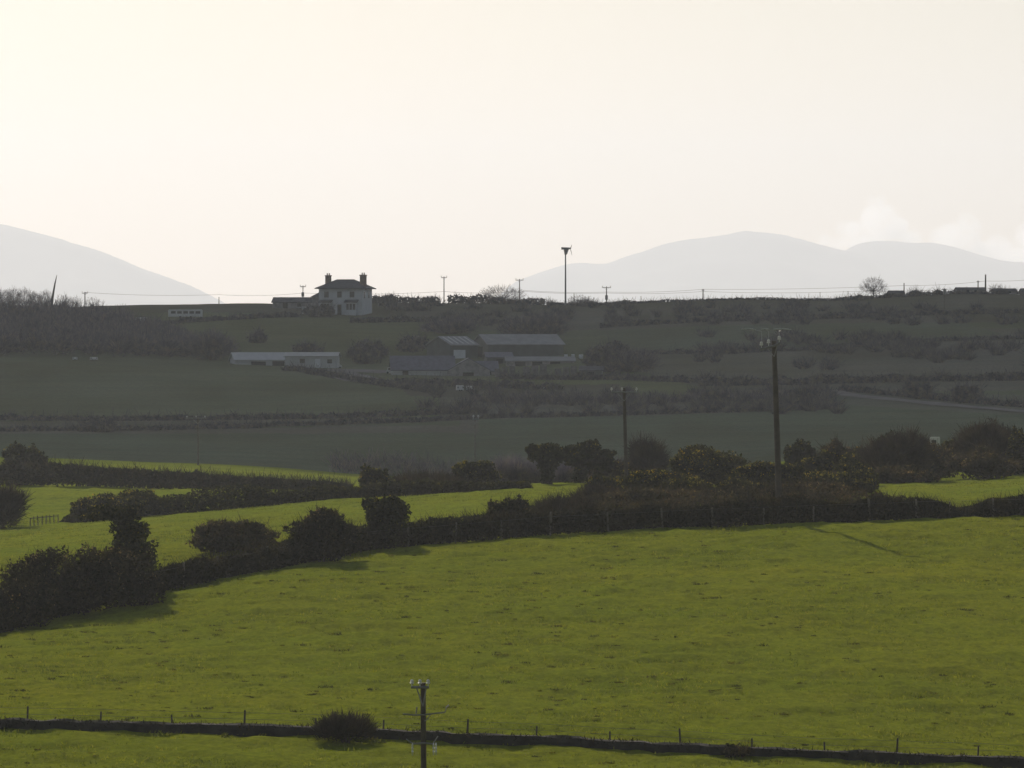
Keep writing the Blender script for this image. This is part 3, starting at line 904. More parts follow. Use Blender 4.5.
FB('bushy dark tree in the brown scrub right of the tall pole', 806, 404, 30, 18)
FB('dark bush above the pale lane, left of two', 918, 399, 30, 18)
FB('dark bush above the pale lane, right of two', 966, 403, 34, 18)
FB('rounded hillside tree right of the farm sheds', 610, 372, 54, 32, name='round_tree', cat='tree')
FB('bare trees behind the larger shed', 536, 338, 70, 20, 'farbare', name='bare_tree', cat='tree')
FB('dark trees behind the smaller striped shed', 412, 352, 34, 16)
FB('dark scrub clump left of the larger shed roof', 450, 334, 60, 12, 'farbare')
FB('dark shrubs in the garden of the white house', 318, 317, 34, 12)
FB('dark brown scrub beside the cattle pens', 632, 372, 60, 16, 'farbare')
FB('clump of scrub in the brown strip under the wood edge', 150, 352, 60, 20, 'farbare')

# skyline plants
FH('uneven skyline hedge right of the white house', [(372,303.2),(400,303.2),(440,303.4)], 1.7, leaf=.3, fh=.9)
FH('taller skyline hedge either side of the bare bush', [(448,303.6),(480,303.4),(545,305)], 1.6, leaf=.3, fh=1.0)
FH('low skyline hedge between the wind turbine and the transformer pole', [(548,305),(600,305.2),(645,303)], .7, leaf=.25, fh=.9)
FH('low dark skyline hedge behind the tall pole', [(645,303),(740,300),(830,301)], .6, leaf=.25, fh=.9)
FH('low skyline hedge from the round bare tree to the right edge', [(830,301),(900,297),(960,294),(1060,295)], .9, leaf=.25, fh=.8)
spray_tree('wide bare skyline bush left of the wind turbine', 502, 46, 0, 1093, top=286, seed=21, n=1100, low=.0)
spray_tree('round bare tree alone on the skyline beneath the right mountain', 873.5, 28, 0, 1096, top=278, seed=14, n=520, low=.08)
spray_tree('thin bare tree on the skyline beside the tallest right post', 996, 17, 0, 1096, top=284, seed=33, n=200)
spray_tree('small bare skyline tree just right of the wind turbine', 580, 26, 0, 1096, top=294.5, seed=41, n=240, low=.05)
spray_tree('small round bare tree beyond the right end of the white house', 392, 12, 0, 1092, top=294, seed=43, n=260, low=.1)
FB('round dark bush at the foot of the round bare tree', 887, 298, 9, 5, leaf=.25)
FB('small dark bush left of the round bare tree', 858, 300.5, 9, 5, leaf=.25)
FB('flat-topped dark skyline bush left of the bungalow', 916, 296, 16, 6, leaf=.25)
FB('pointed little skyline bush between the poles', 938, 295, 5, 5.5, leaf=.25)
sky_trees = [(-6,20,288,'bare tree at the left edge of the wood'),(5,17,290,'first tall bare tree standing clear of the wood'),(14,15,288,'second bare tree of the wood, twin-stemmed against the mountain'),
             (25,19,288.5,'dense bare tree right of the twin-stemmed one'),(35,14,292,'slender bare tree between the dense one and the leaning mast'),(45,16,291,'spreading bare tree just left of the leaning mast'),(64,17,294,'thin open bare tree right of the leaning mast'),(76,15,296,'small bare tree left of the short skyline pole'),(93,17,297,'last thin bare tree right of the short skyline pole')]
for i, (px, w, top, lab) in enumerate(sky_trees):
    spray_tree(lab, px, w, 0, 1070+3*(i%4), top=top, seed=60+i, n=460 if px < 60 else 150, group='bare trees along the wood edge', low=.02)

# the wood as a mass, and the scrub on the hillside
def mass(name, label, cat, spots, kind, leaf, per):
    parts = []
    for (px, py, w, h) in spots:
        p = hit(px, py); s = p[1]/F
        lb = [(a+p[0], b+p[1], c+p[2], d, e, g) for a, b, c, d, e, g in dome(w*s, h*s, n=5, seed=int(abs(px*7+py)))]
        mat, fl, ft = KIND[kind]
        q, u = sample(lb, per)
        if fl: parts.append(leaf_quads(q, leaf))
        if ft:
            parts.append(twig_quads(q, u*[1, 1, .5]+[0, 0, .9]+.4*unit(len(q)), leaf*5, leaf*.2))
    v, f = join(parts)
    o = array_mesh(name, v, f, KIND[kind][0])
    return P(o, label, cat, kind='stuff')
r2 = np.random.default_rng(5)
def wood_row(x): return np.interp(x, [-60, 60, 200], [357, 357, 359])
spots = []
for i in range(260):
    x = r2.uniform(-50, 190)
    lo = np.interp(x, [-50, 100, 190], [312, 325, 350])
    y = r2.uniform(lo+2, wood_row(x)-1)
    spots.append((x, y, r2.uniform(14, 26), r2.uniform(12, 22)))
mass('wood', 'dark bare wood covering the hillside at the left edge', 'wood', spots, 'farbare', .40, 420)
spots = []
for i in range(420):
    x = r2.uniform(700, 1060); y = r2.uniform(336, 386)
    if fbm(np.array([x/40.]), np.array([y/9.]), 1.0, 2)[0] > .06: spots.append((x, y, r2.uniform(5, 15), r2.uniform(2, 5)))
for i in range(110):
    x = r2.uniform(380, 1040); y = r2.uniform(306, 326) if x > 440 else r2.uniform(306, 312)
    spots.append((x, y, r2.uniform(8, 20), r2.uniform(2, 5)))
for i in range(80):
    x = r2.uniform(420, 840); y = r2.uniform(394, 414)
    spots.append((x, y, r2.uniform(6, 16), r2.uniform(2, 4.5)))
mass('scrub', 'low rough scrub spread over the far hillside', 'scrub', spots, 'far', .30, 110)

# ---- grass tufts of the near fields
def grass():
    n = 70000
    Y = rng.uniform(153, 330, n*3); u = rng.uniform(-60, 1084, n*3)
    X = (u-512)/F*Y
    dn = fbm(X, Y*.6, 5.0, 3)+.6*fbm(X, Y, 1.2, 2)
    ok = rng.random(n*3) < np.clip(.42+.8*dn, .08, 1)
    X, Y = X[ok][:n], Y[ok][:n]; n = len(X)
    k = 3
    c = np.repeat(np.stack([X, Y, gz(X, Y)], -1), k, 0)
    m = n*k
    c[:, :2] += rng.normal(0, .09, (m, 2))
    d = np.stack([rng.normal(0, .7, m), rng.normal(0, .7, m), np.full(m, 1.0)], -1)
    v, f = twig_quads(c, d, .085*np.repeat(rng.uniform(.45, 1.4, n), k), .018)
    o = array_mesh('grass', v, f, GRASS)
    # darker tussocks
    n = 900
    Y = rng.uniform(154, 258, n); X = (rng.uniform(-40, 1064, n)-512)/F*Y
    ok = fbm(X, Y*.7, 9.0, 3) > -.12; X, Y = X[ok], Y[ok]; n = len(X); k = 26
    w_ = np.repeat(rng.uniform(.2, .5, n)+.7*rng.random(n)**5, k)
    c = np.repeat(np.stack([X, Y, gz(X, Y)+.03], -1), k, 0)
    m = n*k
    c[:, 0] += rng.normal(0, .17, m)*w_; c[:, 1] += rng.normal(0, .10, m)*w_
    d = np.stack([rng.normal(0, .6, m), rng.normal(0, .6, m), np.full(m, .8)], -1)
    v, f = twig_quads(c, d, .12*w_, .022)
    o2 = array_mesh('tussocks', v, f, TUSSOCK)
    P(o2, 'small darker tussocks dotted over the near pasture', 'tussocks', kind='stuff')
    return P(o, 'short tussocky grass catching the low sun in the near pasture', 'grass', kind='stuff')
TUSSOCK = foliage_mat('rough_tussock', [(.055,.065,.010), (.085,.09,.014), (.07,.065,.016)], .35)
GRASS = foliage_mat('grass_blade', [(.10,.122,.010), (.135,.155,.013), (.11,.135,.012), (.155,.16,.03)], .55)
grass()
# ------------------------------------------------------------------ fences, bank, poles
WOOD = plain('weathered_wood', (.12,.105,.085), .9, 0, .3, 8)
OLDWOOD = plain('dark_post', (.05,.042,.035), .95, 0, .3, 8)
POLEWOOD = plain('pole_wood', (.062,.050,.040), .85, 0, .35, 2.5)
STEEL = plain('galvanised_steel', (.5,.51,.52), .4, .8, .15, 10)
DULLSTEEL = plain('dull_steel', (.2,.2,.2), .55, .5, .2, 10)
CERAM = plain('white_insulator', (.5,.5,.49), .2, 0, .05, 20)
WIREM = plain('aluminium_wire', (.45,.45,.45), .35, .7, .05, 10)
DARKWIRE = plain('dark_cable', (.08,.08,.08), .6, .2, .1, 10)
TURF = plain('earth_bank', (.026,.023,.018), 1, 0, .5, 2.0)

def fence(label, pts, posts, height, thick, wires, back=0, mat=None, step=None, rails=False):
    """posts: columns where a post stands with its relative height; or step in metres"""
    ln = ground_line(pts, 4, back)
    seg = np.linalg.norm(np.diff(ln, axis=0), axis=1); cum = np.concatenate([[0], np.cumsum(seg)]); T = cum[-1]
    cols = 512+ln[:,0]/ln[:,1]*F
    ds = [(np.interp(px, cols, cum), k) for px, k in posts] if posts else [(d+rng.uniform(-.25, .25), rng.uniform(.85, 1.15)) for d in np.arange(.5, T-.5, step)]
    o = ln[len(ln)//2]
    t = thing('fence', tuple(o), label, 'fence')
    first = None; tops = []
    for d, k in ds:
        c = np.array([np.interp(d, cum, ln[:, i]) for i in range(3)]); c[2] = gz(c[0], c[1]); c = c-o
        if first is None:
            mb = MB().tube((0,0,-.2), (.01,0,height), thick, thick*.92, 7)
            mb.lathe((.01,0,height), [(thick*.92,0),(thick*.5,.03)], 7)
            first = mb.build('post', mat or WOOD, t); p = first
        else:
            p = first.copy(); C.objects.link(p); p.parent = t
        p.location = c; p.scale = (.75+.25*k if k < 1 else k, .75+.25*k if k < 1 else k, k); p.rotation_euler = (rng.normal(0, .03), rng.normal(0, .04), rng.uniform(0, 6))
        tops.append((c, k))
    for w in wires:
        mb = MB()
        mb.path([c+np.array([0, -thick, height*w]) for c, k in tops], [.03 if rails else .006]*len(tops), 5)
        mb.build('rail' if rails else 'wire', (mat or WOOD) if rails else DARKWIRE, t)
    return t

fence('wooden posts and wire along the front of the ragged hedge', EDGE, None, 1.0, .055, [.92], back=-.05, step=2.75)
fence('short wooden rail fence running from the bare bush to the gorse hedge', [(28,526,316),(45,524,317),(62,522,318)], [(30,.9),(34,1),(38,1.05),(42,1),(46,1),(50,1),(54,1),(58,.95)], .62, .035, [.85], rails=True)

# the low bank across the foot of the pasture
BANK = [(-300,722),(-40,728),(0,729),(120,731),(245,734),(330,737),(420,741),(520,745),(680,753),(850,761),(1000,766),(1070,769),(1380,774)]
def bank():
    ln = ground_line(BANK, 2)
    o = ln[len(ln)//2]
    prof = [(-.34,-.12),(-.27,.12),(-.17,.27),(0,.32),(.17,.27),(.28,.1),(.36,-.12)]
    v = []
    for q in ln:
        for a, h in prof:
            v.append((q[0]+.05*fbm(np.array([q[0]*3]), np.array([a*9.]), 1, 2)[0], q[1]+a, q[2]+h*(1+.22*fbm(np.array([q[0]]), np.array([a*6.]), .9, 3)[0])))
    v = np.array(v)-o
    n = len(prof); idx = np.arange(len(v)).reshape(-1, n)
    f = np.stack([idx[:-1,:-1], idx[1:,:-1], idx[1:,1:], idx[:-1,1:]], -1).reshape(-1, 4)
    ob = array_mesh('field_bank', v, f, TURF, loc=tuple(o))
    P(ob, 'long low dark earth bank across the foot of the near pasture', 'bank')
    m = 5000
    k = rng.integers(0, len(ln), m)
    c = ln[k]-o+np.stack([rng.uniform(-.05, .05, m), rng.uniform(-.3, .25, m), rng.uniform(.05, .3, m)], -1)
    d = np.stack([rng.normal(0, .7, m), rng.normal(-.1, .5, m), np.full(m, .7)], -1)
    vv, ff = twig_quads(c, d, .14, .02)
    array_mesh('dead_grass', vv, ff, HEDGE, ob)
bank()
fence('thin post and wire fence behind the low dark bank', BANK, [(-250,1),(-180,.8),(-110,.8),(-36,.8),(27,1),(100,.8),(172,.75),(244,1.05),(316,.75),(383,.8),(467,1.05),(536,.8),(610,.75),(681,1.05),(752,.75),(825,.75),(897,1.05),(978,.8),(1050,1),(1125,.8),(1200,.75),(1275,1.05)], .68, .036, [.62, .95], back=.5, mat=OLDWOOD)

def insulator(c, mat, k=1.0):
    return MB().lathe(c, [(.02*k,-.10*k),(.02*k,0),(.075*k,.02*k),(.085*k,.06*k),(.045*k,.08*k),(.07*k,.11*k),(.06*k,.16*k),(.03*k,.19*k)], 8)

def pole(label, px, top, Y=None, py=None, r=.13, arm=None, ins=(), arm_tilt=0, ins_k=1.0, name='utility_pole', transformer=None, lean=0.0, mat=None, arm_y=.25, group=None, arm_rot=0, rods=None):
    p = at(px, Y) if Y else hit(px, py)
    s = p[1]/F
    H = CAMZ-(top-H0)*s-p[2]
    t = thing(name, tuple(p), label, 'pole', 0, group)
    lx = lean*s
    MB().tube((0,0,-.3), (lx,0,H), r, r*.68, 10).build('pole', mat or POLEWOOD, t, smooth=False)
    if arm:
        x0, x1 = arm[0]*s, arm[1]*s
        mb = MB(); hz = H-arm_y
        z0, z1 = hz-arm_tilt*s, hz+arm_tilt*s
        n = len(mb.v); y = -r
        mb.path([(lx+x0, y, z0), (lx, y, (z0+z1)/2), (lx+x1, y, z1)], [.055*ins_k]*3, 4)
        mb.path([(lx+x0*.55, y, z0*.5+hz*.5), (lx, y, hz-.55)], [.02, .02], 4)
        mb.path([(lx+x1*.55, y, z1*.5+hz*.5), (lx, y, hz-.55)], [.02, .02], 4)
        mb.build('crossarm', DULLSTEEL if ins_k <= 1.2 else DULLSTEEL, t)
        for fx in ins:
            xx = x0+(x1-x0)*fx; zz = z0+(z1-z0)*fx
            insulator((lx+xx, y, zz+.13*ins_k), CERAM, ins_k).build('insulator', CERAM, t)
    if transformer:
        zt = H-transformer*s
        mb = MB().lathe((-.02, -.45, zt-.5), [(.05,-.03),(.3,0),(.32,.1),(.32,.9),(.25,1.0)], 12)
        mb.box(-.04, .04, -.2, .02, zt-.1, zt).build('transformer', DULLSTEEL, t)
    return t, s, H, lx

# the tall pole at the head of the pasture
t, s, H, lx = pole('tall wooden pole with white insulators standing in the hedge and casting a long shadow', 780, 341, py=523, r=.185, arm=(-14,6), ins=(.06,.42,.95), arm_tilt=3.2, lean=-6, ins_k=1.15)
for k, (a, b) in enumerate([(-33,-18),(-13,-5),(-1,17)]):       # pale bars shaped as glints on the wires, held by invented brackets
    y = -.17; zz = H+12*s
    mb = MB().path([(lx+a*s, y, zz-.02), (lx+(a+b)/2*s, y, zz+.02), (lx+b*s, y, zz-.03)], [.03]*3, 5)
    mx_ = (lx+(a+b)/2*s); ax = lx+[-12.5, -5.5, 5][k]*s
    mb.path([(mx_, y, zz), (ax, y, zz-.12), (ax, y, H-.05)], [.006]*3, 4)
    mb.build('wire_glint', STEEL, t)
# the middle pole
t, s, H, lx = pole('slimmer wooden pole with a wide crossarm rising from the flowering gorse', 627, 388, Y=300, r=.14, arm=(-13,13), ins=(.02,.42,.98), lean=-3, ins_k=.9)
# the near pole
NY = 140.0
t, s, H, lx = pole('near dark wooden pole with two crossarms cut by the bottom edge', 425, 683, Y=NY, r=.112, arm=(-12,6), ins=(.05,.5,.95), ins_k=.7, arm_y=.12, lean=-2)
mb = MB()
za = H-31*s
mb.path([(lx-20*s,-.12,za+.0),(lx-8*s,-.13,za-.03),(lx+.02,-.13,za-.02),(lx+22*s,-.12,za+.05)], [.022]*4, 5)
mb.path([(lx+22*s,-.12,za+.05),(lx+23.5*s,-.12,za+.2),(lx+26*s,-.12,za+.26)], [.015,.02,.03], 5)
mb.path([(lx-7*s,-.12,za),(lx-6*s,-.12,za+.2)], [.015,.025], 5)
mb.path([(lx+8*s,-.12,za),(lx+4*s,-.12,za-.15),(lx+.05,-.12,za-.2)], [.015]*3, 5)
mb.build('crossarm', DULLSTEEL, t)
zb = H-60*s
mb = MB().path([(lx-17*s,-.12,zb+.12),(lx-10*s,-.13,zb-.02),(lx,-.14,zb+.0),(lx+10*s,-.13,zb-.02),(lx+15*s,-.12,zb+.2)], [.015,.02,.03,.02,.015], 5)
mb.build('cable_bracket', DULLSTEEL, t)
for dx in (-10.5, 10.5, 13):
    MB().lathe((lx+dx*s, -.14, zb-.25), [(.012,-.1),(.02,-.06),(.03,.0),(.018,.05),(.03,.1),(.018,.15),(.026,.2),(.012,.26)], 8).build('insulator', STEEL, t)
# faint poles of the valley
pole('faint thin pole rising from the lit strip on the left', 198, 417, Y=458, r=.10, arm=(-12,8), ins=(.05,.5,.95), arm_y=.1, ins_k=.7, mat=WOOD)
pole('faint thin pole with one bright insulator in the valley below the gable barn', 475, 418, Y=500, r=.08, arm=(-3,4), ins=(.2,.9), arm_y=.1, ins_k=1.3, mat=WOOD)
# skyline poles
sk = [(85,292,.15,'short skyline pole among the bare trees of the wood',None,3),(219,297,.12,'stub of a skyline pole where the left mountain meets the ridge',None,0),
 (303,285.5,.12,'skyline pole with a transformer left of the white house',9,3),(444,276.5,.14,'tall thin skyline pole right of the white house',None,3),
 (519.5,279,.14,'skyline pole with a crossarm behind the wide bare bush',None,4),(606.5,286.5,.14,'skyline pole with a transformer under the broad mountain',11,4.5),
 (703,289,.15,'short skyline pole below the summit of the broad mountain',None,1.5),(641,296,.08,'tiny skyline post left of the short pole',None,0),(820,292,.08,'tiny pale skyline post right of the tall pole',None,0),
 (848,291,.10,'tiny skyline post left of the round bare tree',None,0),(904,283,.15,'skyline pole right of the round bare tree',None,0),(978,280.5,.15,'skyline pole above the dark bungalow roof',None,1.5),
 (985.5,274.5,.22,'tallest thick post on the right of the skyline',None,0),(1014,288,.08,'thin skyline post near the right edge',None,0),(574,293,.10,'short rough post just right of the wind turbine',None,0)]
for px, top, r, lab, tr, arm in sk:
    pole(lab, px, top, Y=1094, r=r, arm=(-arm, arm) if arm else None, ins=(.05,.95) if arm > 2.5 else (), transformer=tr, ins_k=1.3)
pole('pale-footed pole with a transformer below the right skyline', 944.5, 288, Y=1010, r=.12, arm=(-2.5,2.5), transformer=4, ins_k=1.3, mat=WOOD)

def wire(label, pts, sag, r=.028):
    w = []
    for i in range(len(pts)-1):
        a, b = np.array(pts[i]), np.array(pts[i+1])
        for k in range(10):
            q = k/10; c = a+(b-a)*q; c[2] -= sag*4*q*(1-q); w.append(c)
    w.append(np.array(pts[-1]))
    o = w[0].copy()
    mb = MB().path([c-o for c in w], [r]*len(w), 5)
    ob = mb.build('overhead_wire', DARKWIRE, loc=tuple(o))
    return P(ob, label, 'wire')
def sp(px, row, Y=1094):
    return ((px-512)/F*Y, Y, CAMZ-(row-H0)/F*Y)
wire('overhead wire along the skyline from the wood to the white house', [sp(85,292.4), sp(219,294.6,1110), sp(303,293)], .4)
wire('overhead wire from the white house past the tall thin skyline pole', [sp(303,293), sp(444,291.5), sp(519.5,291)], .4)
wire('lower overhead wire along the right half of the skyline', [sp(519.5,291), sp(606.5,293), sp(703,291.5), sp(848,291.6), sp(978,287.5), sp(1050,289)], .3)
wire('upper overhead wire rising across the right half of the skyline', [sp(519.5,290), sp(606.5,292), sp(703,289.3), sp(904,285.5), sp(985.5,281), sp(1050,277.5)], .3)

# leaning mast by the wood
def mast():
    p = at(51, 1080); s = 1080/F
    H = CAMZ-(275-H0)*s-p[2]
    mb = MB().path([(0,0,-.3),(1.6*s,0,H*.35),(4.0*s,0,H*.75),(6.0*s,0,H)], [.40,.28,.17,.05], 8)
    ob = mb.build('leaning_mast', OLDWOOD, loc=tuple(p))
    P(ob, 'tall tapering mast leaning right out of the bare wood', 'mast')
mast()

def turbine():
    p = at(565.5, 1092); s = 1092/F
    H = CAMZ-(250-H0)*s-p[2]
    t = thing('wind_turbine', tuple(p), 'small farm wind turbine on a tall slender mast', 'wind turbine')
    MB().tube((0,0,-.3),(0,0,H),.22,.13,12).build('tower', DULLSTEEL, t)
    n = MB().tube((-.95,.0,H+.35),(.95,0,H+.35),.30,.22,10)
    n.lathe((0,0,H-.1),[(.2,0),(.25,.2),(.2,.4)],10)
    n.build('nacelle', DULLSTEEL, t)
    f = MB()
    for y in (-.03,.03): pass
    a = [(-.45,H+.2),(.75,H+.2),(.35,H-1.0),(-.2,H-1.1)]
    nv = len(f.v)
    for y in (-.05,.05): f.v += [(x,y,z) for x,z in a]
    f.f += [(nv,nv+1,nv+2,nv+3),(nv+7,nv+6,nv+5,nv+4)]+[(nv+i,nv+4+i,nv+4+(i+1)%4,nv+(i+1)%4) for i in range(4)]
    f.build('tail_vane', DULLSTEEL, t)
    MB().lathe((1.05,0,H+.2),[(.05,0),(.2,.08),(.2,.25),(.06,.34)],10).build('hub', DULLSTEEL, t)
    for k in range(3):
        an = math.radians(28+120*k)
        d = np.array([.22, math.sin(an-.5)*.0+math.cos(an)*.55, math.sin(an)])*1.6
        c = np.array([1.1, 0, H+.35])
        b = MB(); side = np.array([.12,0,0])
        b.path([c, c+d*.4, c+d], [.06,.075,.02], 5)
        b.build('blade', DULLSTEEL, t)
turbine()

# ------------------------------------------------------------------ roads
TRACK = plain('pale_track', (.11,.10,.10), 1, 0, .3, .3)
def ribbon(name, label, pts, width, mat, dz=.06):
    ln = ground_line(pts, 2)
    o = ln[0].copy()
    v = []
    for i, q in enumerate(ln):
        d = ln[min(i+1, len(ln)-1)]-ln[max(i-1, 0)]; L = math.hypot(d[0], d[1])+1e-6
        for k in (-1, -.5, 0, .5, 1):
            x, y = q[0]-d[1]/L*width*.5*k, q[1]+d[0]/L*width*.5*k
            v.append((x, y, float(gz(x, y))+dz))
    v = np.array(v)-o
    idx = np.arange(len(v)).reshape(-1, 5)
    f = np.stack([idx[:-1,:-1], idx[:-1,1:], idx[1:,1:], idx[1:,:-1]], -1).reshape(-1, 4)
    ob = array_mesh(name, v, f, mat, loc=tuple(o))
    return P(ob, label, 'track', kind='structure')
ribbon('road', 'pale lane slanting down the foot of the right hillside', [(828,391),(850,396),(900,401),(960,407),(1060,415)], 3.2, TRACK, .15)
ribbon('road', 'pale farm track leading down from the long white building', [(322,370),(345,376),(366,382)], 7.0, TRACK, .15)
ribbon('road', 'pale farmyard track left of the slate-roofed barn', [(340,371),(365,371.5),(392,373)], 6.0, TRACK, .15)
ribbon('road', 'short pale strip of track on the valley side behind the middle pole', [(552,403),(575,403.5),(598,403.5)], 6.0, TRACK, .15)

# ------------------------------------------------------------------ buildings
RENDER = plain('pale_render', (.42,.44,.47), .9, 0, .1, .8)
WHITEW = plain('white_wall', (.36,.37,.38), .9, 0, .1, .8)
STONE = plain('grey_stone', (.22,.21,.21), .95, 0, .3, 1.5)
SLATE = plain('dark_slate', (.055,.055,.065), .7, 0, .3, 1.5)
BLUESLATE = plain('blue_grey_slate', (.10,.10,.13), .6, 0, .2, 1.5)
SHEETM = plain('dark_sheet', (.075,.085,.085), .6, .2, .2, .7)
ROOFM = plain('grey_sheet_roof', (.17,.175,.18), .55, .1, .2, .7)
SKYLT = plain('pale_rooflight', (.30,.31,.32), .3, 0, .1, 1)
GLASS_AND_SHADE = plain('dark_glass_and_shade', (.02,.022,.025), .15, 0, .1, 1)  # also fills open fronts, standing for the shade inside
DOORM = plain('pale_door', (.5,.52,.55), .6, 0, .1, 1)
BRICK = plain('chimney_brick', (.20,.14,.11), .95, 0, .3, 3)
WHITEP = plain('white_paint', (.45,.46,.47), .35, 0, .05, 2)
TYRE = plain('tyre_rubber', (.02,.02,.02), .9, 0, .1, 5)

def gable(name, label, cat, p, L, D, eave, ridge, rz, wallm, roofm, over=.3, ridge_axis='x', parts=None, openings=(), strips=0, chim=(), floor=-1.5):
    """a building of length L (local x) and depth D (local y, front at -D/2) under a pitched roof"""
    t = thing(name, tuple(p), label, cat, rz)
    w = MB()
    hx, hy = L/2, D/2
    if ridge_axis == 'x':
        P5 = lambda x: [(x,-hy,floor),(x,hy,floor),(x,hy,eave),(x,0,ridge),(x,-hy,eave)]
        a, b = P5(-hx), P5(hx)
    else:
        P5 = lambda y: [(-hx,y,floor),(hx,y,floor),(hx,y,eave),(0,y,ridge),(-hx,y,eave)]
        a, b = P5(-hy), P5(hy)
    n = 0; w.v = a+b
    w.f = [(0,1,2,3,4),(9,8,7,6,5)]+[(i,5+i,5+(i+1)%5,(i+1)%5) for i in (0,1,4)]
    wall = w.build('wall', wallm, t)
    r = MB(); th = .14
    sl = (ridge-eave)/(hy if ridge_axis == 'x' else hx)
    for sg in (-1, 1):
        if ridge_axis == 'x':
            e = [(-hx-over, sg*(hy+over), eave-over*sl+.02), (hx+over, sg*(hy+over), eave-over*sl+.02), (hx+over, 0, ridge+.02), (-hx-over, 0, ridge+.02)]
        else:
            e = [(sg*(hx+over), -hy-over, eave-over*sl+.02), (sg*(hx+over), hy+over, eave-over*sl+.02), (0, hy+over, ridge+.02), (0, -hy-over, ridge+.02)]
        k = len(r.v)
        r.v += e+[(x,y,z+th) for x,y,z in e]
        r.f += [(k,k+1,k+2,k+3),(k+7,k+6,k+5,k+4)]+[(k+i,k+4+i,k+4+(i+1)%4,k+(i+1)%4) for i in range(4)]
    roof = r.build('roof', roofm, t)
    for i in range(strips):
        q = (i+.5)/strips
        m = MB()
        for sg in (-1, 1):
            if ridge_axis == 'x':
                x = -hx+L*q; ww = L/strips*.16
                z = lambda yy: ridge-abs(yy)*sl+.02+th+.03
                m.quad((x-ww,sg*.3,z(.3)),(x+ww,sg*.3,z(.3)),(x+ww,sg*hy*.93,z(hy*.93)),(x-ww,sg*hy*.93,z(hy*.93)))
            else:
                y = -hy+D*q; ww = D/strips*.16
                z = lambda xx: ridge-abs(xx)*sl+.02+th+.03
                m.quad((sg*.3,y-ww,z(.3)),(sg*.3,y+ww,z(.3)),(sg*hx*.93,y+ww,z(hx*.93)),(sg*hx*.93,y-ww,z(hx*.93)))
        m.build('rooflight', SKYLT, roof)
    for (kind, face, c, z0, ww, hh, mat) in openings:
        m = MB()
        if face == 'front': m.box(c-ww/2, c+ww/2, -hy-.06, -hy+.05, z0, z0+hh)
        elif face == 'left': m.box(-hx-.06, -hx+.05, c-ww/2, c+ww/2, z0, z0+hh)
        elif face == 'right': m.box(hx-.05, hx+.06, c-ww/2, c+ww/2, z0, z0+hh)
        ob = m.build(kind, mat, t)
        if kind == 'window':
            g = MB()
            g.box(c-ww/2-.08, c+ww/2+.08, -hy-.14, -hy-.06, z0-.12, z0) if face == 'front' else g.box((-hx-.14) if face == 'left' else hx+.06, (-hx-.06) if face == 'left' else hx+.14, c-ww/2-.08, c+ww/2+.08, z0-.12, z0)
            g.build('sill', RENDER, ob)
    for (x, y, ww, z0, z1) in chim:
        m = MB().box(x-ww/2, x+ww/2, y-ww*.35, y+ww*.35, z0, z1).box(x-ww/2-.08, x+ww/2+.08, y-ww*.35-.08, y+ww*.35+.08, z1+.002, z1+.18)
        cb = m.build('chimney', BRICK, roof)
        for dx in (-ww*.22, ww*.22):
            MB().lathe((x+dx, y, z1+.18), [(.14,0),(.12,.35),(.15,.4)], 8).build('chimney_pot', BRICK, cb)
    return t

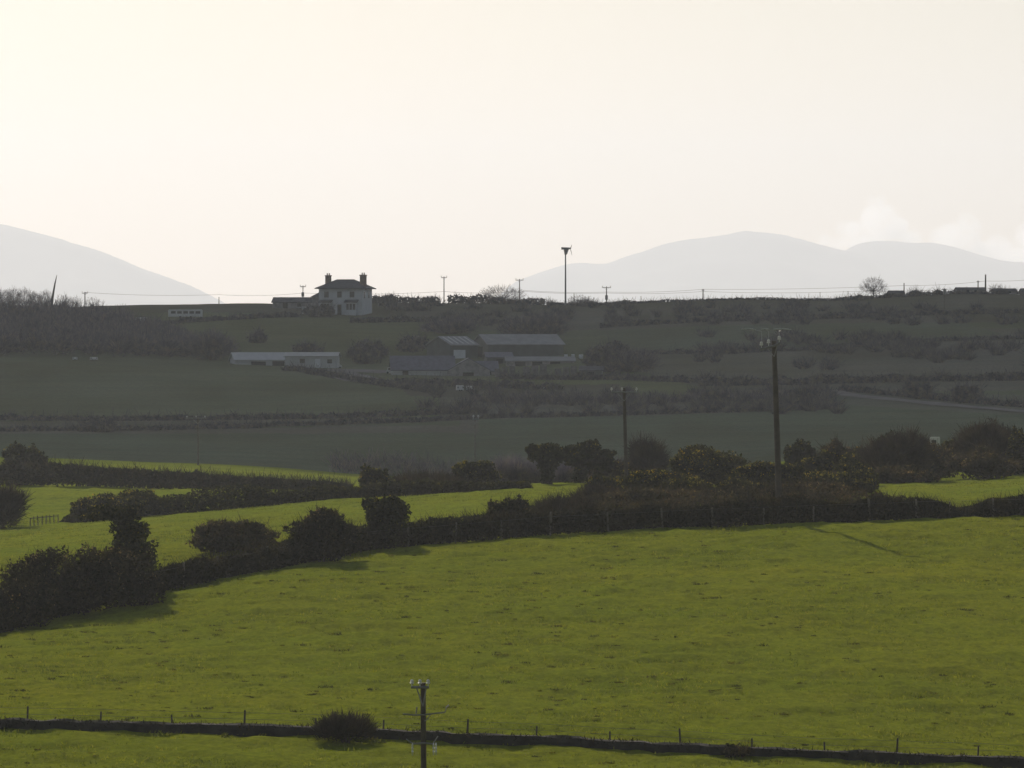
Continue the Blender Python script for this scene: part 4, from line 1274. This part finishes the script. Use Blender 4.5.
def big_house():
    p = hit(345.5, 313.5); Y = p[1]; s = Y/F
    row = H0+(CAMZ-p[2])/s
    z = lambda r_: CAMZ-(r_-H0)*s-p[2]
    t = thing('white_house', tuple(p), 'large pale two-storey house with a hipped roof and tall chimneys on the ridge', 'house', math.radians(-14))
    W, D, ev, rg = 9.6, 8.0, z(288.5), z(279.3)
    hx, hy = W/2, D/2
    fl = -1.2
    MB().box(-hx, hx, -hy, hy, fl, ev).build('wall', RENDER, t)
    o = .75
    r = MB()
    a = [(-hx-o,-hy-o,ev-.12),(hx+o,-hy-o,ev-.12),(hx+o,hy+o,ev-.12),(-hx-o,hy+o,ev-.12)]
    b = [(q[0],q[1],ev+.05) for q in a]
    rl = 1.9
    r.v = a+b+[(-rl,0,rg),(rl,0,rg)]
    r.f = [(3,2,1,0),(0,1,5,4),(1,2,6,5),(2,3,7,6),(3,0,4,7),(4,5,9,8),(6,7,8,9),(5,6,9),(7,4,8)]
    roof = r.build('roof', SLATE, t)
    for (x, y, zt, ww) in ((-3.5,-1.2,z(276.2),1.15),(4.3,-1.2,z(275.8),1.3),(3.4,2.2,z(279),.95)):
        m = MB().box(x-ww/2, x+ww/2, y-.4, y+.4, ev-.3, zt).box(x-ww/2-.1, x+ww/2+.1, y-.5, y+.5, zt+.002, zt+.2)
        cb = m.build('chimney', BRICK, roof)
        for dx in (-.22, .22):
            MB().lathe((x+dx, y, zt+.2), [(.15,0),(.12,.4),(.15,.45)], 8).build('chimney_pot', BRICK, cb)
    for x in (-3.1, 2.6):        # bays with a dark lean-to roof
        bm_ = MB().box(x-1.2, x+1.2, -hy-1.0, -hy-.002, fl, 2.3)
        bay = bm_.build('bay', RENDER, t)
        m = MB(); k = 0
        m.v = [(x-1.5,-hy-1.35,2.3),(x+1.5,-hy-1.35,2.3),(x+1.5,-hy-.01,2.75),(x-1.5,-hy-.01,2.75),(x-1.5,-hy-1.35,2.42),(x+1.5,-hy-1.35,2.42),(x+1.5,-hy-.01,2.95),(x-1.5,-hy-.01,2.95)]
        m.f = [(3,2,1,0),(4,5,6,7),(0,1,5,4),(1,2,6,5),(2,3,7,6),(3,0,4,7)]
        m.build('canopy', SLATE, bay)
        for dx in (-.7, .0, .7):
            MB().box(x+dx-.27, x+dx+.27, -hy-1.05, -hy-.95, .75, 2.05).build('window', GLASS_AND_SHADE, bay)
    for x in (-3.1, -.2, 2.6):
        wn_ = MB().box(x-.5, x+.5, -hy-.05, -hy+.05, 3.4, 4.7).build('window', GLASS_AND_SHADE, t)
        MB().box(x-.6, x+.6, -hy-.16, -hy-.055, 3.27, 3.4).build('sill', RENDER, wn_)
    d = MB().box(-.65, .25, -hy-.06, -hy+.05, -.3, 1.9).build('door', GLASS_AND_SHADE, t)
    MB().lathe((.12, -hy-.1, .75), [(.02,-.04),(.045,0),(.02,.04)], 6).build('handle', STEEL, d)
    for y in (-2, 1.5):
        wn_ = MB().box(hx-.05, hx+.05, y-.45, y+.45, 3.3, 4.6).build('window', GLASS_AND_SHADE, t)
        MB().box(hx+.055, hx+.15, y-.55, y+.55, 3.18, 3.3).build('sill', RENDER, wn_)
    # left wing
    wg = MB(); x0, x1 = -hx-2.2, -hx-.003
    w2 = MB().box(x0, x1, -1.5, 3.0, fl, z(297)); w2.build('wing', STONE, t)
    rr = MB(); e, q = z(297), z(291.5)
    rr.v = [(x0-.4,-1.9,e),(x1,-1.9,e),(x1,3.4,e),(x0-.4,3.4,e),(x0+1.2,.75,q),(x1,.75,q)]
    rr.f = [(0,1,5,4),(2,3,4,5),(3,0,4),(3,2,1,0),(1,2,5)]
    rr.build('wing_roof', SLATE, t)
    MB().box(-hx-3.4, -hx-.2, -hy-1.2, -hy+1.5, fl, z(306.5)).build('porch', WHITEW, t)
big_house()
Y = 1082
gable('outbuilding', 'long low dark outbuilding left of the white house', 'outbuilding', hit(294, 308), 8.6, 5.5, 1.2, 2.2, math.radians(-6), STONE, SLATE, openings=[('door','front',-1.5,-.6,1.0,1.8,GLASS_AND_SHADE),('window','front',1.5,.2,.9,.8,GLASS_AND_SHADE)])

def ZH(px, py): return hit(px, py)
p = hit(452, 358)
gable('cattle_shed', 'dark farm shed with pale striped rooflights', 'shed', p+[0,3,0], 6.4, 7.2, 2.4, 3.9, math.radians(40), SHEETM, ROOFM, strips=5, openings=[('door','front',-1.2,-.5,2.8,2.0,DOORM)])
p = hit(518, 358)
gable('cattle_shed', 'large dark farm shed with a long grey roof', 'shed', p+[0,4,0], 14.6, 11.5, 2.5, 4.3, math.radians(15), SHEETM, ROOFM, openings=[('door','left',0,-.5,3.2,2.6,GLASS_AND_SHADE)])
p = hit(422, 375)
gable('slate_barn', 'low barn with a long blue-grey slate roof', 'barn', p+[0,2.5,0], 10.5, 6.0, .9, 3.1, math.radians(4), WHITEW, BLUESLATE, openings=[('door','front',-3,-.4,1.0,1.2,GLASS_AND_SHADE)])
p = hit(468, 376)
gable('gable_barn', 'pale stone barn with its gable facing the valley', 'barn', p+[0,3,0], 7.2, 6.0, .9, 2.9, math.radians(3), STONE, BLUESLATE, ridge_axis='y', over=.15, openings=[('door','front',-.1,-.4,1.8,1.0,GLASS_AND_SHADE)])
p = hit(312, 368)
gable('farm_building', 'white right-hand half of the long low farm building', 'farm building', p+[0,2,0], 9.0, 5.0, 2.0, 2.6, math.radians(-4), WHITEW, SKYLT, openings=[('window','front',-1.5,.8,.9,.8,GLASS_AND_SHADE),('door','front',1.2,-.4,.9,2.0,DOORM),('window','front',3.3,.8,.8,.7,GLASS_AND_SHADE)])
p = hit(258, 365)
gable('farm_building', 'low white open-fronted wing at the left of the long farm building', 'farm building', p+[0,2,0], 9.4, 5.5, .9, 2.1, math.radians(13), WHITEW, SKYLT, openings=[('opening_shade','front',-.5,-.4,2.6,1.0,GLASS_AND_SHADE),('opening_shade','front',3.1,-.4,2.2,1.1,GLASS_AND_SHADE)])  # dark panels on the wall stand for shade in the openings

OLDSTONE = plain('old_stone', (.13,.12,.125), 1, 0, .4, 1.5)
p = hit(498, 364)
gable('lean_to', 'low grey lean-to between the gable barn and the large shed', 'shed', p+[0,3,0], 4.6, 4.5, 1.2, 2.0, math.radians(8), SHEETM, BLUESLATE, openings=[('door','front',0,-.4,1.2,1.3,GLASS_AND_SHADE)])
p = hit(540, 365)
gable('pen_shed', 'long low pale-roofed pen shed in front of the large shed', 'shed', p+[0,2,0], 12.0, 4.0, .7, 1.35, math.radians(3), STONE, ROOFM, openings=[('opening_shade','front',-3.6,-.4,1.8,1.0,GLASS_AND_SHADE),('opening_shade','front',-.6,-.4,1.8,1.0,GLASS_AND_SHADE),('opening_shade','front',2.6,-.4,1.8,1.0,GLASS_AND_SHADE)])  # shaded pen mouths drawn as dark panels
p = hit(484, 375)
gable('byre', 'small slate byre joined to the right of the gable barn', 'byre', p+[0,3,0], 4.2, 5.0, .7, 2.2, math.radians(5), STONE, BLUESLATE, openings=[('door','front',.6,-.4,.8,1.0,GLASS_AND_SHADE)])
p = hit(592, 376)
gable('hut', 'low dark hut at the right end of the stone pens', 'shed', p+[0,2,0], 3.6, 3.5, .9, 1.5, math.radians(-4), SHEETM, SLATE, openings=[('door','front',0,-.4,.9,1.1,GLASS_AND_SHADE)])
# stone pens below the large shed
def pens():
    for i, (px, py, w, h, lab) in enumerate([(505,377,22,11,'roofless stone pen wall at the left of the farmyard'),(535,376,26,12,'middle stone pen wall with gaps below the large shed'),(566,376,24,10,'right-hand stone pen wall below the pale bales')]):
        p = hit(px, py); s = p[1]/F
        t = thing('pen_wall', tuple(p), lab, 'wall', math.radians(4-4*i))
        W = w*s
        for k in range(3):
            x0 = -W/2+W/3*k+.12; hh = h*s*(.75+.25*((k*7+i*3) % 3)/2)
            MB().box(x0, x0+W/3-.3, -.25, .25, -.5, hh).build('panel', OLDSTONE, t)
pens()
def bale(px, py, w, lab):
    p = hit(px, py); s = p[1]/F; r = w*s/2
    mb = MB().tube((-r*.9,0,r*.95),(r*.9,0,r*.95),r,r,16)
    mb.tube((-r*.95,0,r*.95),(-r*.9,0,r*.95),r*.8,r,16).tube((r*.9,0,r*.95),(r*.95,0,r*.95),r,r*.8,16)
    P(mb.build('wrapped_bale', WHITEP, loc=tuple(p)), lab, 'bale', group='pale bales beside the pens')
bale(566, 358, 3.6, 'dull pale bale, left of three by the pens'); bale(573, 357.5, 3.4, 'dull pale bale, middle of three by the pens'); bale(581, 359, 4.5, 'brightest pale bale at the right end of the pens')

def vehicle(px, py, w, h, lab, cat='car', Y=None, rz=0.0, van=False, col=None):
    p = at(px, Y) if Y else hit(px, py)
    s = p[1]/F
    L, H = w*s, h*s
    if Y: H = CAMZ-(py-H0)*s-p[2]; 
    t = thing('white_van' if van else 'parked_car', tuple(p), lab, cat, rz)
    m = MB(); W = min(1.9, L*.45)
    k = [(-.5,.18),(.5,.18),(.5,.55),(.47,.92 if van else .58),(.25,1.0),(-.30,1.0),(-.42,.62),(-.5,.5)] if not van else [(-.5,.12),(.5,.12),(.5,.95),(.46,1.0),(-.30,1.0),(-.40,.62),(-.5,.5)]
    n = len(k)
    m.v = [(a*L,-W/2,b*H) for a, b in k]+[(a*L,W/2,b*H) for a, b in k]
    m.f = [tuple(range(n)), tuple(reversed(range(n, 2*n)))]+[(i, n+i, n+(i+1)%n, (i+1)%n) for i in range(n)]
    m.build('body', col or WHITEP, t)
    for a in (-.3, .3):
        for y in (-W/2, W/2):
            MB().tube((a*L, y-.1, H*.18), (a*L, y+.1, H*.18), H*.18, H*.18, 12).build('wheel', TYRE, t)
    MB().box(-.2*L, .18*L, -W/2-.02, W/2+.02, .62*H, .9*H).build('window', GLASS_AND_SHADE, t)
    return t
vehicle(337, 368, 10, 4, 'small white car at the right end of the long white building')
vehicle(390, 374, 8, 6.5, 'white van parked left of the slate barn', 'van', van=True)
vehicle(934, 437, 12, 10, 'white vehicle with a shining roof behind the gorse thicket', 'van', Y=365, van=True)
vehicle(320, 361, 5, 3, 'tiny car with a glinting windscreen by the open-fronted wing', 'car')
vehicle(547, 389.5, 8, 4, 'small pale car on the valley side below the pens')

def caravan(px, py, w, h, lab, name='caravan', wheels=True, nwin=3):
    p = hit(px, py); s = p[1]/F; L, H, W = w*s, h*s, 2.4
    t = thing(name, tuple(p), lab, 'caravan', math.radians(5))
    m = MB()
    k = [(-.5,.15),(.5,.15),(.5,.9),(.47,1.0),(-.47,1.0),(-.5,.9)]; n = len(k)
    m.v = [(a*L,-W/2,b*H) for a, b in k]+[(a*L,W/2,b*H) for a, b in k]
    m.f = [tuple(range(n)), tuple(reversed(range(n, 2*n)))]+[(i, n+i, n+(i+1)%n, (i+1)%n) for i in range(n)]
    m.build('body', WHITEP, t)
    for i in range(nwin):
        x = -L*.36+L*.72*i/max(1, nwin-1)
        MB().box(x-L*.07, x+L*.07, -W/2-.03, -W/2+.02, H*.5, H*.8).build('window', GLASS_AND_SHADE, t)
    for a in (-.15, .15):
        MB().tube((a*L,-W/2-.02,H*.12),(a*L,-W/2+.2,H*.12),H*.13,H*.13,10).build('wheel', TYRE, t)
    return t
caravan(185.5, 318, 34, 8.5, 'long white static caravan on the slope under the ridge', 'static_caravan', nwin=5)
caravan(141, 321.5, 11, 4, 'small pale caravan near the wood', nwin=2)
caravan(124, 320, 8, 4, 'smallest pale caravan at the edge of the wood', nwin=2)
caravan(75, 323, 8, 5, 'pale caravan half hidden among the bare trees', nwin=2)
caravan(75, 360, 5, 3, 'pale trailer at the foot of the wood, left of two', 'trailer', nwin=2)
caravan(94, 360, 8, 3, 'pale trailer at the foot of the wood, right of two', 'trailer', nwin=2)
caravan(460, 391, 7, 5.5, 'small pale trailer below the gable barn, left of two', 'trailer', nwin=2)
caravan(470, 391, 7, 5, 'small pale trailer below the gable barn, right of two', 'trailer', nwin=2)

for (px, w, h, lab) in [(970, 28, 5.0, 'long dark bungalow on the skyline below the right-hand poles'), (1004, 22, 3.2, 'low dark bungalow roof right of the thin bare tree'), (1032, 22, 8.0, 'dark house cut by the right edge of the skyline'), (896, 14, 2.5, 'small low shed roof at the foot of the skyline pole')]:
    p = at(px, 1096); s = 1096/F
    row = H0+(CAMZ-p[2])/s
    top = 291.0 if px == 970 else (294 if px == 1004 else (289 if px == 1032 else 295))
    rg = max(1.2, (row-top)*s)
    gable('bungalow', lab, 'house', p, w*s, 5, rg*.55, rg, math.radians(3), STONE, SLATE, openings=[('window','front',-.9,.2,.6,.5,GLASS_AND_SHADE),('window','front',.9,.2,.6,.5,GLASS_AND_SHADE)], over=.2)
